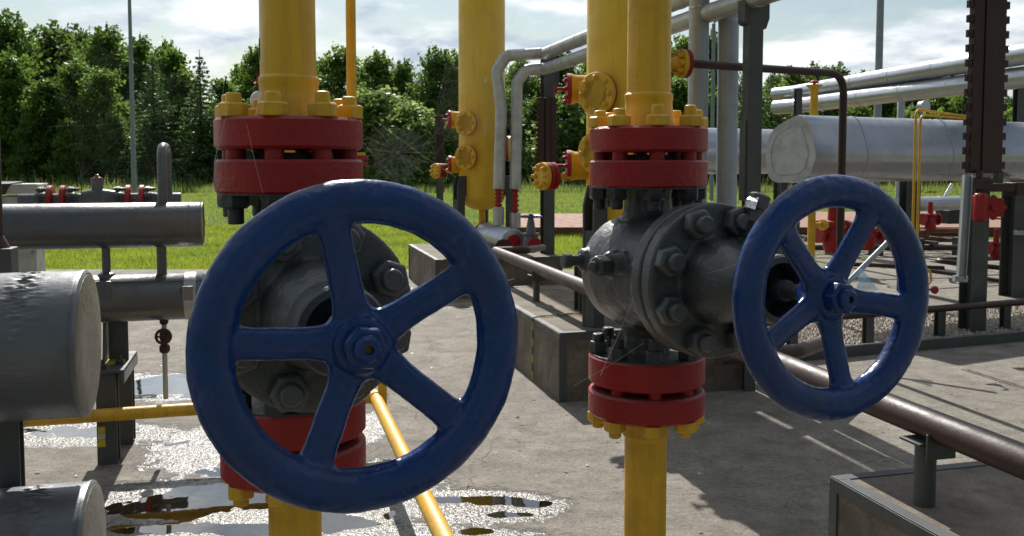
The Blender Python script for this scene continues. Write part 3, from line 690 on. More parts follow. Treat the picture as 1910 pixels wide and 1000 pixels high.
ZF = dict(u1=1.690, u0=1.628, b1=1.608, b0=1.541, l1=1.118, l0=1.047, d1=1.030, d0=.966)   # flange levels
def gate_valve(O, th, label, ang0, zc, seed, tw=.651, extras=True):
    O = Vector((O[0], O[1], 0)); TL = R(1.85); a = Vector((math.sin(th) * math.cos(TL), -math.cos(th) * math.cos(TL), math.sin(TL))); b = UP.cross(a).normalized(); Z = ZF
    v = thing('gate_valve', label, 'valve', (O.x, O.y, Z['l0']), 'grey gate valves with blue handwheels')
    c = O + UP * zc
    # cast body: barrel, two necks, flange for the bonnet, bosses
    mb = MB()
    mb.lathe(c, a, [(-.178, 0), (-.174, .045), (-.160, .085), (-.132, .118), (-.09, .140), (-.03, .149), (.04, .147), (.11, .138), (.17, .134), (.195, .140), (.21, .15)], 56)
    mb.lathe(O + UP * (Z['b0'] + .002), -UP, [(0, .064), (.02, .058), (.06, .060), (.10, .075), (.16, .09)], 40)
    mb.lathe(O + UP * (Z['l1'] - .002), UP, [(0, .062), (.02, .058), (.05, .060), (.09, .075), (.15, .09)], 40)
    disc(mb, c + a * .202, a, .175, .041, 80)
    if extras: mb.lathe(c - b * .10 + a * .055 + UP * .028, -b - a * -.35, [(0, .038), (.05, .034), (.062, .028)], 24)
    if extras: mb.lathe(c - b * .09 - a * .075 + UP * .03, -b, [(0, .036), (.055, .03), (.062, .024)], 24)
    mb.lathe(c - b * .105 + a * .10 + UP * .035, a * .2 - b, [(0, .03), (.04, .026)], 20)
    cast(mb, .004, 2, lambda p: 0, [M['dark']], v, ['body'], lump=.0010)
    for z0, z1, f in ((Z['b0'], Z['b1'], 1), (Z['l0'], Z['l1'], -1)):
        mb = MB(); disc(mb, O + UP * z0, UP, .147, z1 - z0, 80, .005); part('flange', mb, M['red'], v)
        mb = MB(); mb.lathe(O + UP * (z0 - .0025 if f > 0 else z1 - .001), UP, [(0, .143), (.0035, .143)], 64); part('flange_face', mb, M['nutdark'], v)
        mb = MB(); mb.lathe(O + UP * (z1 - .002 if f > 0 else z0 - .014), UP, [(0, .088), (.0155, .088)], 40); part('gasket_ring', mb, M['black'], v)
    # side plugs
    q = c - b * .15 - a * .075 + UP * .03
    mb = MB(); mb.lathe(q, -b, [(0, .017), (.008, .017), (.009, .0145), (.03, .0145), (.031, .019), (.050, .019), (.054, .014)], 20); extras and part('plug', mb, M['dark'], v)
    q = c - b * .155 + a * .073 + UP * .028; d = (-b + a * .35).normalized()
    mb = MB(); mb.lathe(q, d, [(0, .018), (.012, .018), (.013, .026), (.045, .026), (.05, .020)], 6); stud(mb, q + d * .045, d, .012, .02); extras and part('plug', mb, M['dark'], v, bevel=.003)
    # bonnet
    mb = MB(); disc(mb, c + a * .2475, a, .176, .040, 80)
    mb.lathe(c, a, [(.26, .102), (.293, .097), (.32, .093), (.345, .086), (.37, .075), (.39, .064), (.41, .056), (.43, .052), (.448, .052)], 56)
    if extras: mb.lathe(c + a * .335 + b * .055 + UP * .05, (UP + b * .45).normalized(), [(0, .034), (.052, .028), (.06, .024)], 24)
    mb.lathe(c + a * .365 + b * .02 - UP * .06, (-UP + b * .35).normalized(), [(0, .03), (.05, .024)], 24)
    cast(mb, .004, 2, lambda p: 0, [M['dark']], v, ['bonnet'], lump=.0010)
    # plug with a scrap of foil on the bonnet
    d = (UP + b * .35).normalized(); q = c + a * .318 + b * .062 + UP * .097
    mb = MB(); stud(mb, q, d, .021, .04, 24, True); mb.lathe(q + d * .036, d, [(0, .019), (.03, .019), (.031, .025), (.062, .025), (.066, .02)], 8); extras and part('plug', mb, M['dark'], v)
    mb = MB(); rr = random.Random(seed); u_, v_, w_ = frame(d)
    pts = []
    for i in range(9):
        for j in range(4):
            an = i * .55; r_ = .0275 + rr.uniform(0, .004); pts.append(q + d * (.062 + j * .009 + rr.uniform(-.003, .003)) + u_ * (math.cos(an) * r_ * (1 - .22 * (j == 3))) + v_ * (math.sin(an) * r_ * (1 - .22 * (j == 3))))
    mb.add(pts, [(i * 4 + j, (i + 1) * 4 + j, (i + 1) * 4 + j + 1, i * 4 + j + 1) for i in range(8) for j in range(3)])
    extras and part('foil_scrap', mb, M['foil'], v, smooth=20)
    mb = MB(); q2 = c + a * .38 + b * .045 - UP * .10; nut(mb, q2, (-UP + b * .35).normalized(), .016, .02); part('drain_plug', mb, M['dark'], v, bevel=.002)
    bolts(v, c + a * .2875, a, .141, 8, .036, .029, .0205, .018, M['dark'], ph=R(24), bevel=.003, seed=seed, name='bonnet_bolt')
    # open sleeve round the stem
    mb = MB(); mb.lathe(c, a, [(.42, .056), (.43, .070), (.435, .073), (.505, .072), (.510, .068), (.510, .056), (.450, .054), (.450, .0)], 48); part('sleeve', mb, M['dark'], v)
    mb = MB(); mb.lathe(c, a, [(.4515, .0535), (.4520, .0)], 40); part('sleeve_bore', mb, M['black'], v)
    mb = MB(); mb.lathe(c, a, [(.43, .022), (.52, .022), (.522, .016), (.635, .016)], 24); part('stem', mb, M['nutdark'], v)
    bolts(v, O + UP * Z['b0'], -UP, .122, 8, .027, .030, .0165, .026, M['nutdark'], ph=R(22.5) + th, thread=True, seed=seed + 1)
    bolts(v, O + UP * Z['l1'], UP, .122, 8, .025, .032, .0165, .026, M['nutdark'], ph=R(22.5) + th, thread=True, seed=seed + 2)
    handwheel(v, c + a * tw, a, .466, ang0, seed)
    return v, a, b, c

def riser(O, th, up, label, seed, zend=None):
    O = Vector((O[0], O[1], 0)); Z = ZF
    if up:
        v = thing('yellow_riser_pipe', label, 'pipe', (O.x, O.y, Z['u0']), 'yellow riser pipes bolted to the gate valves')
        z1 = Z['u1']; mb = MB()
        mb.lathe(O + UP * (z1 - .001), UP, [(0, .070), (.012, .066), (.05, .0595), (.066, .0585), (.072, .0605), (.082, .0605), (.088, .0548), (.3, .0540), (.9, .0538), (3.2, .0535)], 56)
        part('pipe', mb, M['yellow'], v)
        mb = MB(); disc(mb, O + UP * Z['u0'], UP, .147, z1 - Z['u0'], 80, .006); part('flange', mb, M['red'], v)
        bolts(v, O + UP * z1, UP, .122, 8, .029, .027, .0150, .021, M['yellow'], ph=R(22.5) + th, bevel=.003, seed=seed)
        for p in ring_pts(O + UP * (Z['b1'] - .003), UP, .118, 8, R(22.5) + th):
            mb = MB().cyl(p, p + UP * (Z['u0'] - Z['b1'] + .006), .019, 18); part('stud', mb, M['red'], v)
    else:
        v = thing('yellow_down_pipe', label, 'pipe', (O.x, O.y, 0), 'yellow pipes from the gate valves down to the yard')
        z0 = Z['d0']; mb = MB()
        mb.lathe(O + UP * (z0 + .001), -UP, [(0, .068), (.01, .064), (.04, .058), (.046, .0575), (.052, .0595), (.060, .0595), (.066, .0540), (z0 * .5, .0535), (z0 + .02, .0535)], 56)
        part('pipe', mb, M['yellow'], v)
        mb = MB(); disc(mb, O + UP * z0, UP, .147, Z['d1'] - z0, 80, .006); part('flange', mb, M['red'], v)
        bolts(v, O + UP * z0, -UP, .122, 8, .028, .026, .0155, .018, M['yellow'], ph=R(22.5) + th, bevel=.003, seed=seed)
        for p in ring_pts(O + UP * (Z['d1'] - .003), UP, .118, 8, R(22.5) + th):
            mb = MB().cyl(p, p + UP * (Z['l0'] - Z['d1'] + .006), .017, 14); part('stud', mb, M['red'], v)
    return v

OL, OR_ = (-.4515, 1.857), (.343, 2.30)
THL, THR = R(22.0), R(24.0)
gate_valve(OL, THL, 'near grey gate valve whose big blue handwheel faces the viewer, red edged flanges', R(103), 1.326, 1, extras=False)
gate_valve(OR_, THR, 'right hand grey gate valve with foil tipped plug and blue handwheel seen at an angle', R(62), 1.327, 2, .652)
riser(OL, THL, True, 'thick yellow pipe rising from the red flange of the near left gate valve', 3)
riser(OR_, THR, True, 'thick yellow pipe rising from the red flange of the right hand gate valve', 4)
riser(OL, THL, False, 'yellow pipe standing in wet concrete under the near left gate valve', 5)
riser(OR_, THR, False, 'yellow pipe standing on dry concrete under the right hand gate valve', 6)

# ---------------------------------------------------------------- generic things
def pipe(name, label, cat, pts, r, mat, rb=None, n=28, group=None, bands=0, bandmat=None, open_end=False, partname=None):
    pts = [Vector(p) for p in pts]; path = bend(pts, rb or r * 2.2) if len(pts) > 2 else pts
    base = Vector(min(pts, key=lambda p: p.z))
    if bands:
        o = thing(name, label, cat, base, group); part(partname or 'pipe', MB().tube(path, r, n), mat, o)
        tot = sum((b_ - a_).length for a_, b_ in zip(path, path[1:])); step = tot / (bands + 1); acc = 0; nxt = step
        for a_, b_ in zip(path, path[1:]):
            l = (b_ - a_).length
            while acc + l >= nxt - 1e-6 and nxt < tot - .01:
                p = a_.lerp(b_, (nxt - acc) / l); d = (b_ - a_).normalized()
                mb = MB().lathe(p - d * .012, d, [(0, r), (.003, r + .0035), (.021, r + .0035), (.024, r)], n); part('seam_band', mb, bandmat or mat, o); nxt += step
            acc += l
        return o
    return solo(name, MB().tube(path, r, n), mat, label, cat, group, org=base)

def hbeam(mb, base, h, w, d, ax, t=.014):
    """H section post: flanges across ax[0], web along ax[1]"""
    x, y, z = ax; c = Vector(base) + z * h / 2
    mb.box(c - y * (d / 2 - t / 2), (w, t, h), ax); mb.box(c + y * (d / 2 - t / 2), (w, t, h), ax); mb.box(c, (t, d - 2 * t, h - .002), ax)
    return mb
GX = (B, A, UP)

def plinth(label, corner, la, lb, sa, sb, h=.47, strips=True, group='concrete plinths under the pipework'):
    """concrete block with steel angle trim; corner = nearest top corner (x,y)"""
    cx, cy = corner; c0 = Vector((cx, cy, 0)); c = c0 + A * (sa * la / 2) + B * (sb * lb / 2)
    o = thing('concrete_plinth', label, 'plinth', c0, group)
    mb = MB().box(c + UP * (h / 2 - .02), (lb, la, h + .04), GX); part('block', mb, M['block'], o, bevel=.006)
    e = .004; s = .045
    def bar(p0, p1, out, cut=0):      # angle iron along a top edge: one leg on top, one down the side
        d = (p1 - p0); L_ = d.length; d.normalize(); m = (p0 + p1) / 2; ax = (d, out, UP)
        return MB().box(m - out * (s / 2 - e) + UP * (h + e / 2), (L_ + 2 * e - cut * 2 * (s + .0005), s, e), ax).box(m + out * (e / 2 + .0015) - UP * (s / 2) + UP * (h - .001), (L_ + (2 * e + .006) * (1 - cut), e + .003, s), ax)
    K = [c - B * lb / 2 - A * la / 2, c + B * lb / 2 - A * la / 2, c + B * lb / 2 + A * la / 2, c - B * lb / 2 + A * la / 2]; N_ = [-A, B, A, -B]
    for i in range(4):
        part('edge_trim', bar(K[i], K[(i + 1) % 4], N_[i], i % 2), M['post'], o, bevel=.001)
        n1, n2 = N_[i], N_[i - 1]; k = K[i]
        mb = MB().box(k + n1 * .005 - n2 * (s / 2 - .008) + UP * ((h - s) / 2), (s, .006, h - s - .002), (n2, n1, UP)).box(k + n2 * .005 - n1 * (s / 2 - .001) + UP * ((h - s) / 2), (s - .012, .006, h - s - .002), (n1, n2, UP))
        part('corner_trim', mb, M['post'], o)
    return o

g = H(1045, 622, .47); PM = Vector((g.x, g.y, 0))
plinth('trimmed concrete plinth behind the right gate valve, green and yellow cable on its side', (g.x, g.y), 2.3, 1.39, 1, 1)
g = H(1553, 890, .47); PR = Vector((g.x, g.y, 0))
plinth('concrete plinth in the lower right corner under the brown pipe support', (g.x, g.y), 1.7, 1.6, -1, 1)
g = H(813, 485, .47); PL = Vector((g.x, g.y, 0))
plinth('far concrete plinth carrying the silver vessel and valve, left of the grey pipe post', (g.x, g.y), 2.1, 1.55, 1, 1)

def cable():
    o = thing('earth_cable', 'thin green and yellow cable running over the plinth edge behind the right gate valve', 'cable', PM)
    s0 = PM + A * .62 - B * .010 ; pts = [s0 + UP * .02, s0 + UP * .476, s0 + B * .05 + UP * .482, PM + A * .75 + B * .55 + UP * .478, PM + A * .8 + B * .58 + UP * .8]
    path = bend(pts, .02, 4); fine = []
    for p, q in zip(path, path[1:]):
        k = max(1, int((q - p).length / .012)); fine += [p.lerp(q, i / k) for i in range(k)]
    for j in range(0, len(fine) - 1, 5):
        mb = MB().tube(fine[j:j + 6], .0052, 6); part('sheath', mb, M['green'] if (j // 5) % 2 else M['gyellow'], o)
cable()

# ---------------------------------------------------------------- left pipework
def capped(label, endc, r, length, mat, capmat, name='header_pipe', group=None, lip=.006, wrinkle=True):
    """pipe closed by a flat cap, running from its right end to the left along the grid"""
    endc = Vector(endc); o = thing(name, label, 'pipe', endc - UP * r, group)
    mb = MB(); n = 320; L_ = length; prof = []
    ts = [0, .004, .010, .02, .03] + [x * .006 + .035 for x in range(50)] + list(np.linspace(.36, L_, 12))
    bx = [(t, r * (1 if t > .01 else (.975 + .025 * (t / .01) ** .5))) for t in ts]
    mb.lathe(endc, -B, bx, n)
    if wrinkle:       # the skin of paint has sagged into folds on the upper side
        u, v, w = frame(-B)
        for i, p in enumerate(mb.v):
            d = p - endc; t = d.dot(w); rad = d - w * t; rl = rad.length
            if rl > r * .9 and .05 < t < .34:
                upn = max(0, rad.normalized().z * .9 + rad.normalized().dot(-A) * .55)
                e = math.exp(-((t - .13) / .036) ** 2) * upn ** 1.0
                q = mnoise.fractal(Vector((t * 26, math.atan2(rad.z, rad.dot(A)) * 30, 3.1)), .8, 2, 3)
                mb.v[i] = p + rad.normalized() * (e * .0055 * q)
        # lumpy seam
    part('shell', mb, mat, o, smooth=60)
    mb = MB().lathe(endc + B * .0005, B, [(-.001, r * .955), (.004, r * .95), (.006, r * .9), (.0062, r * .5), (.0062, 0)], n); part('end_cap', mb, capmat, o)
    mb = MB().lathe(endc - B * .012, B, [(0, r * .985), (.004, r + .003), (.010, r + .002), (.016, r * .975)], n); part('weld_bead', mb, mat, o)
    return o
def wrinkled_paint():
    m = paint('sagging_grey_paint', (.105, .116, .128), .34, .25, 30, .5, (.04, .032, .022), spec=.7, scuff=.1)
    return m
M['sag'] = wrinkled_paint()
capped('thick grey pipe with wrinkled paint and pale end cap, halfway down the left edge', P(163, 640, 2.42), .194, 3.0, M['sag'], M['capgrey'])
capped('thick grey pipe with flat pale end cap in the bottom left corner', P(172, 1040, 2.32), .194, 3.0, M['sag'], M['capgrey'])
solo('pipe_stand', hbeam(MB(), (P(8, 900, 2.36).x, 2.40, 0), P(8, 782, 2.4).z + .01, .05, .05, GX, .006), M['post'], 'dark steel leg under the thick capped pipe at the left edge', 'pipe stand', org=(P(8, 900, 2.36).x, 2.4, 0))

def left_manifold():
    # upper pipe with hairpin vent, lower pipe, and the stubs between them
    e = P(377, 418, 5.05); o = thing('upper_header_pipe', 'long grey pipe above the lawn edge with mossy stains and a closed right end', 'pipe', e - UP * .12)
    mb = MB().lathe(e, -B, [(0, .110), (.002, .118), (.012, .1225), (3.4, .1225)], 56); part('shell', mb, M['grey'], o, smooth=50)
    part('weld_bead', MB().lathe(e - B * .07, B, [(0, .1220), (.004, .1245), (.010, .1245), (.014, .1220)], 48), M['grey'], o)
    mb = MB().tube([e + B * .003 + A * .118 * math.cos(t) + UP * .118 * math.sin(t) for t in np.linspace(0, 6.283, 60)], .004, 6); part('cap_seam', mb, M['capgrey'], o)
    px = P(302, 300, 5.0); ax_ = e + (px - e).dot(B) * B; hz = P(302, 274, 5.0).z
    path = bend([ax_ + UP * .10 - A * .0, Vector((ax_.x, ax_.y, hz)), Vector((ax_.x, ax_.y, hz)) + A * .26 - B * .0, ax_ + A * .26 - UP * .05], .09, 8)
    part('hairpin_vent', MB().tube(path, .026, 20), M['grey'], o)
    m2 = P(375, 551, 5.05); o2 = thing('lower_header_pipe', 'grey pipe with worn silver patches running behind the near blue handwheel', 'pipe', m2 - UP * .13)
    part('shell', MB().lathe(m2 + B * .02, -B, [(0, .118), (.01, .1285), (2.4, .1285)], 56), M['grey'], o2, smooth=50)
    part('collar', MB().lathe(m2 - B * .02, -B, [(0, .1285), (.003, .132), (.06, .132), (.063, .1285)], 48), M['silverold'], o2)
    for pxx in (203, 302):
        s = P(pxx, 500, 5.0); c = m2 + (s - m2).dot(B) * B
        part('stub_pipe', MB().cyl(c + UP * .1, c + UP * .36, .026 if pxx > 250 else .022, 20), M['grey'], o2)
    c = m2 + (P(203, 500, 5.0) - m2).dot(B) * B
    part('collar', MB().lathe(c + UP * .115, UP, [(0, .05), (.02, .045), (.03, .03)], 24).box(c - A * .12 + UP * .06, (.085, .02, .10), GX), M['grey'], o2, bevel=.004)
    part('patch', MB().box(m2 + B * -.06 - A * .118 + UP * .03, (.06, .03, .08), GX), M['capgrey'], o2, bevel=.006)
    # drain with small valve
    d = m2 + (P(306, 600, 5.0) - m2).dot(B) * B - UP * .12
    dv = thing('drain_valve', 'small dark drain valve on a thin tube hanging over the puddle', 'valve', Vector((d.x, d.y, P(306, 748, 4.95).z)))
    zb = P(306, 748, 4.95).z; zt = d.z
    part('tube', MB().cyl((d.x, d.y, zb), (d.x, d.y, zt + .02), .0135, 14), M['galv'], dv)
    zv = P(306, 628, 4.95).z
    part('body', MB().lathe((d.x, d.y, zv - .04), UP, [(0, .018), (.02, .026), (.05, .026), (.075, .018)], 16).lathe((d.x, d.y, zv - .10), UP, [(0, .02), (.015, .03), (.035, .03), (.05, .02)], 8).lathe((d.x, d.y, zv + .06), UP, [(0, .018), (.01, .024), (.05, .024), (.06, .018)], 12), M['brown'], dv)
    part('wheel', torus(MB().cyl(Vector((d.x, d.y, zv)) - B * .0, Vector((d.x, d.y, zv)) - A * .05, .007, 8).box(Vector((d.x, d.y, zv)) - A * .05, (.08, .008, .01), GX).box(Vector((d.x, d.y, zv)) - A * .05, (.01, .008, .08), GX), Vector((d.x, d.y, zv)) - A * .05, A, .038, .008, .008, 24, 8), M['brown'], dv)
    # support trestle
    b0 = H(204, 862, 0); s = thing('pipe_trestle', 'dark grey steel trestle with striped tape standing at the edge of the puddle', 'pipe support', (b0.x, b0.y, 0))
    zt = P(204, 684, 4.9).z
    part('post', hbeam(MB(), (b0.x, b0.y, 0), zt, .10, .10, GX, .012), M['post'], s, bevel=.002)
    b1 = b0 + A * .36 + B * .03
    part('post', hbeam(MB(), (b1.x, b1.y, 0), zt, .10, .10, GX, .012), M['post'], s, bevel=.002)
    part('top_plate', MB().box((b0 + b1) / 2 + UP * (zt + .008), (.16, .52, .016), GX), M['post'], s, bevel=.003)
    part('flange_strip', MB().box((b0 + b1) / 2 + B * .075 + UP * (zt - .03), (.014, .52, .055), GX), M['grey'], s, bevel=.003)
    part('painted_pad', MB().box((b0 + b1) / 2 + B * .01 + UP * (zt + .020), (.09, .20, .008), GX), M['gyellow'], s)
    cc = (b0 + b1) / 2 + UP * zt
    part('gusset', MB().prism([cc + A * .10 + UP * .017 - B * .05, cc - A * .10 + UP * .017 - B * .05, cc - A * .05 + UP * .24 - B * .05, cc + A * .05 + UP * .24 - B * .05], B * .012).box(cc + UP * .13 + B * .02, (.10, .014, .225), GX), M['post'], s)
    for k, da in enumerate((-.2, -.1)):
        p = cc + A * da + UP * .016 - B * .035 + B * .07 * k; mb = MB(); nut(mb, p, UP, .022, .022); stud(mb, p + UP * .02, UP, .012, .03); part('bolt', mb, M['nutdark'], s)
    for k, (z0, z1) in enumerate(((.10, .14), (.14, .175), (.175, .21))):
        part('tape_band', MB().box(Vector((b0.x, b0.y, (z0 + z1) / 2)) - A * .052 - B * .026, (.036, .004, z1 - z0 - .002), GX), M['gyellow'] if k % 2 == 0 else M['pale'], s)
    # yellow line along the ground, turning towards the viewer
    z = .285; q0 = H(-60, 792, z); q1 = H(700, 741, z); q2 = H(905, 1160, z)
    q0 = q1 - B * 2.6
    yl = thing('low_yellow_pipe', 'thin yellow pipe run low over the wet concrete behind and under the near handwheel', 'pipe', (q1.x, q1.y, z))
    part('cross_run', MB().tube([q0, q1 + B * .03], .034, 22), M['yellow'], yl)
    part('yard_run', MB().tube([q1 + (q2 - q1).normalized() * -.02, q2], .035, 22), M['yellow'], yl)
    mb = MB().lathe(q1 - (q2 - q1).normalized() * .02, (q2 - q1), [(0, .040), (.06, .040)], 20); part('coupling', mb, M['yellow'], yl)
    part('bracket', MB().box(q1 + B * .04 + UP * .01, (.05, .02, .16), GX), M['yellow'], yl, bevel=.002)
left_manifold()

def far_left():
    # flanged line beyond the upper header
    c0 = P(60, 372, 7.4); o = thing('flanged_header', 'grey pipe behind the upper header with four narrow red flanges and a capped stub', 'pipe', c0 - UP * .1)
    ax = c0 + B * 1.3
    part('shell', MB().cyl(c0 - B * .1, c0 + B * 1.14, .045, 24), M['grey'], o)
    for pxx in (98, 121, 237, 262):
        q = P(pxx, 370, 7.5); c = c0 + (q - c0).dot(B) * B
        part('flange', MB().lathe(c - B * .02, B, [(0, .105), (.004, .112), (.036, .112), (.04, .105)], 40), M['red'], o)
    for pxx, sg in ((84, -1), (137, 1), (221, -1), (275, 1)):
        q = P(pxx, 370, 7.5); c = c0 + (q - c0).dot(B) * B
        for p in ring_pts(c, B, .085, 8, .39):
            mb = MB().cyl(p - B * .04, p + B * .045, .014, 8); nut(mb, p - B * .028, B, .024, .03); part('bolt', mb, M['dark'], o)
    q = P(181, 370, 7.5); c = c0 + (q - c0).dot(B) * B
    t = part('stub', MB().cyl(c, c + UP * .155, .045, 20).lathe(c + UP * .15, UP, [(0, .05), (.02, .05)], 20).lathe(c + UP * .02, B, [(-.12, .045), (-.05, .06), (.05, .06), (.14, .045)], 20), M['grey'], o)
    part('stub_cap', MB().lathe(c + UP * .170, UP, [(0, .035), (.008, .03), (.012, .015), (.028, .015), (.032, .008)], 16), M['red'], o)
    # weathered cabinet
    b = P(42, 420, 10.2); cb = thing('equipment_cabinet', 'weathered pale cabinet with a tilted dark lid behind the upper header at the far left', 'cabinet', (b.x, b.y, 0))
    part('housing', MB().box((b.x, b.y, .62), (.36, .4, 1.24), GX), M['pale'], cb, bevel=.01)
    part('lid', MB().box((b.x - .04, b.y, 1.32), (.52, .5, .11), GX), M['pale'], cb, bevel=.01)
    part('flap', MB().prism([(b.x - .30, b.y - .3, 1.38), (b.x + .02, b.y - .3, 1.38), (b.x - .04, b.y - .3, 1.26), (b.x - .30, b.y - .3, 1.28)], (0, .3, .02)), M['black'], cb)
    part('door_panel', MB().box((b.x - .14, b.y - .205, .6), (.10, .02, 1.0), GX), M['black'], cb)
    part('handle', MB().tube([(b.x + .17, b.y - .16, .62), (b.x + .24, b.y - .18, .66), (b.x + .22, b.y - .18, .55)], .015, 8), M['galv'], cb)
    # vent pipe on a square foot at the very edge
    v = P(-4, 460, 3.6); vp = thing('vent_pipe', 'brown upright pipe on a square grey foot, cut by the left edge', 'pipe', (v.x, v.y, .9))
    part('pipe', MB().tube([(v.x, v.y, v.z), (v.x, v.y, P(0, 250, 3.6).z), (v.x - .02, v.y, P(0, 225, 3.6).z)], .021, 18).lathe((v.x, v.y, v.z - .01), UP, [(0, .045), (.015, .04), (.05, .024)], 20), M['brown'], vp)
    part('foot', MB().box((v.x + .005, v.y, v.z - .075), (.11, .11, .14), GX), M['post'], vp, bevel=.004)
    part('lower_pipe', MB().cyl((v.x, v.y, 0), (v.x, v.y, v.z - .14), .03, 16), M['post'], vp)
far_left()

def behind_left_valve():
    c = P(532, 300, 3.3); rr = 43 / 1700 * 3.3
    o = thing('rear_yellow_riser', 'yellow upright pipe showing only as a sliver left of the near yellow pipe', 'pipe', (c.x, c.y, 0))
    part('pipe', MB().cyl((c.x, c.y, 1.18), (c.x, c.y, 4.4), rr, 40).tube([(c.x, c.y, 1.24), P(656, 300, 3.6).xy.to_3d() + UP * 1.24], .03, 18), M['yellow'], o)
    w = P(487, 90, 3.25); part('blue_wheel', torus(MB(), w, B, .032, .008, .008, 30, 10).cyl(w - B * .0, w + B * .06, .008, 10).box(w, (.008, .01, .06), GX), M['blue'], o)
    g_ = P(485, 188, 3.2); part('gauge', MB().lathe(g_ + A * .02, -A, [(0, .03), (.03, .034), (.036, .031), (.037, 0)], 28), M['gaugeface'], o)
    t = P(481, 150, 3.2); part('red_tap', MB().cyl(t, t + B * .05, .006, 8).box(t, (.008, .008, .05), GX).box(t - B * .004, (.03, .008, .008), GX), M['red'], o)
    c = P(656, 200, 3.6); o = thing('thin_yellow_riser', 'thin yellow riser tube standing behind the near valve flange, just right of the thick pipe', 'pipe', (c.x, c.y, 0))
    part('tube', MB().cyl((c.x, c.y, 1.22), (c.x, c.y, 4.6), .0195, 24), M['yellow'], o)
    for z, m_, r_, h_ in ((P(0, 291, 3.6).z, 'yellow', .052, .014), (P(0, 299, 3.6).z, 'red', .062, .018), (P(0, 310, 3.6).z, 'red', .062, .018)):
        part('flange', MB().lathe((c.x, c.y, z), UP, [(0, r_), (h_, r_)], 32), M[m_], o)
    part('body', MB().cyl((c.x, c.y, 1.35), (c.x, c.y, P(0, 312, 3.6).z), .035, 20), M['red'], o)
behind_left_valve()

# ---------------------------------------------------------------- tanks
def tank(px, Y, label, S=1.0, legs=(-50, 76, 175)):
    c = Vector((P(px, 300, Y).x, Y, 0)); Rt = .266 * S; zz = lambda z: 1.6 + (z - 1.6) * S; r_ = Rt / .266
    o = thing('yellow_tank', label, 'tank', c, 'upright yellow separator tanks')
    mb = MB().lathe(c + UP * zz(1.06), UP, [(t * S, q_ * S) for t, q_ in ((0, 0), (.006, .07), (.025, .135), (.055, .19), (.10, .238), (.15, .262), (.19, .266), (3.9, .266), (4.0, .2), (4.05, 0))], 64)
    part('shell', mb, M['tankyellow'], o)
    toC = Vector((-c.x, -c.y, 0)).normalized()       # horizontal direction from the tank to the viewer
    def dr(deg): a_ = R(deg); return Vector((toC.x * math.cos(a_) - toC.y * math.sin(a_), toC.x * math.sin(a_) + toC.y * math.cos(a_), 0))
    def blind(z, deg, ext, r, bolts_=8):
        z = zz(z); r *= S; d = dr(deg); q = c + UP * z + d * (Rt * .8)
        part('nozzle', MB().cyl(q, q + d * (ext + Rt * .2), r * .66, 28), M['tankyellow'], o)
        part('flange', MB().lathe(q + d * (ext + Rt * .2 - .05), d, [(0, r), (.022, r)], 40), M['red'], o)
        part('blind_cover', MB().lathe(q + d * (ext + Rt * .2 - .028), d, [(0, r), (.024, r), (.028, r * .97)], 40), M['yellow'], o)
        bolts(o, q + d * (ext + Rt * .2), d, r * .76, bolts_, .020, .016, .011, .012, M['yellow'], seed=int(z * 100), bevel=0)
    blind(2.05, -33, .10, .138); blind(1.67, -33, .10, .138)
    def side(z, deg, ext, r):
        z = zz(z); r *= S; d = dr(deg); q = c + UP * z + d * (Rt * .8)
        part('nozzle', MB().lathe(q, d, [(0, r * .85), (ext + .05 - .03, r * .9), (ext + .05, r)], 28), M['yellow'], o)
        part('flange', MB().lathe(q + d * (ext + .05), d, [(0, r), (.03, r)], 36), M['red'], o)
        bolts(o, q + d * (ext + .08), d, r * .78, 8, .016, .014, .009, .010, M['red'], seed=3, bevel=0)
        s = q + d * (ext + .08)
        part('tap', MB().cyl(s, s + d * .09, .012, 10).box(s + d * .08, (.02, .02, .06)), M['red'], o)
    side(2.10, -82, .12, .105); side(1.585, -82, .12, .105)
    # long-necked flange pair on the left
    d = dr(-74); q = c + UP * zz(1.515) + d * (Rt * .8)
    part('thin_neck', MB().cyl(q, q + d * .32, .022, 16), M['yellow'], o)
    e = q + d * .30; d2 = dr(-55)
    for k, m_ in ((0, 'red'), (.037, 'red'), (.074, 'yellow')):
        part('flange', MB().lathe(e + d2 * k, d2, [(0, .098), (.030, .098)], 36), M[m_], o)
    bolts(o, e + d2 * .104, d2, .074, 8, .018, .02, .011, .018, M['yellow'], seed=8, bevel=0)
    # right hand nozzle
    d = dr(78); q = c + UP * zz(1.77) + d * (Rt * .7)
    part('nozzle', MB().cyl(q, q + d * .17, .12, 32), M['yellow'], o); part('flange', MB().lathe(q + d * .13, d, [(0, .165), (.025, .165)], 40), M['red'], o); part('blind_cover', MB().lathe(q + d * .157, d, [(0, .165), (.022, .165)], 40), M['yellow'], o)
    # legs: welded plate brackets on posts
    for deg in legs:
        d = dr(deg); s_ = UP.cross(d); base = c + d * (Rt + .07)
        zt = zz(1.46)
        poly = [c + d * (Rt - .02) + UP * zt, base + d * .03 + UP * (zt - .005), base + d * .075 + UP * (zt - .14), base + d * .075 + UP * .30, base - d * .045 + UP * .30, base - d * .045 + UP * (zt - .26), c + d * (Rt - .02) + UP * (zt - .26)]
        part('leg', MB().prism([p - s_ * .05 for p in poly], s_ * .014).prism([p + s_ * .036 for p in poly], s_ * .014).box(base + d * .065 + UP * .72, (.012, .095, .84), (d, s_, UP)).box(base + UP * .15, (.09, .09, .32), (d, s_, UP)), M['post'], o)
    part('drain', MB().cyl(c + UP * .35, c + UP * zz(1.08), .045, 20), M['yellow'], o)
    return o
tank(899, 12.0, 'farther yellow tank, standing on grey legs left of the twin silver bends', 1.14)
tank(1167, 6.55, 'yellow tank close behind the right hand riser pipe, its bolted round cover at pipe height', 1.06, (-36, 76, 175))

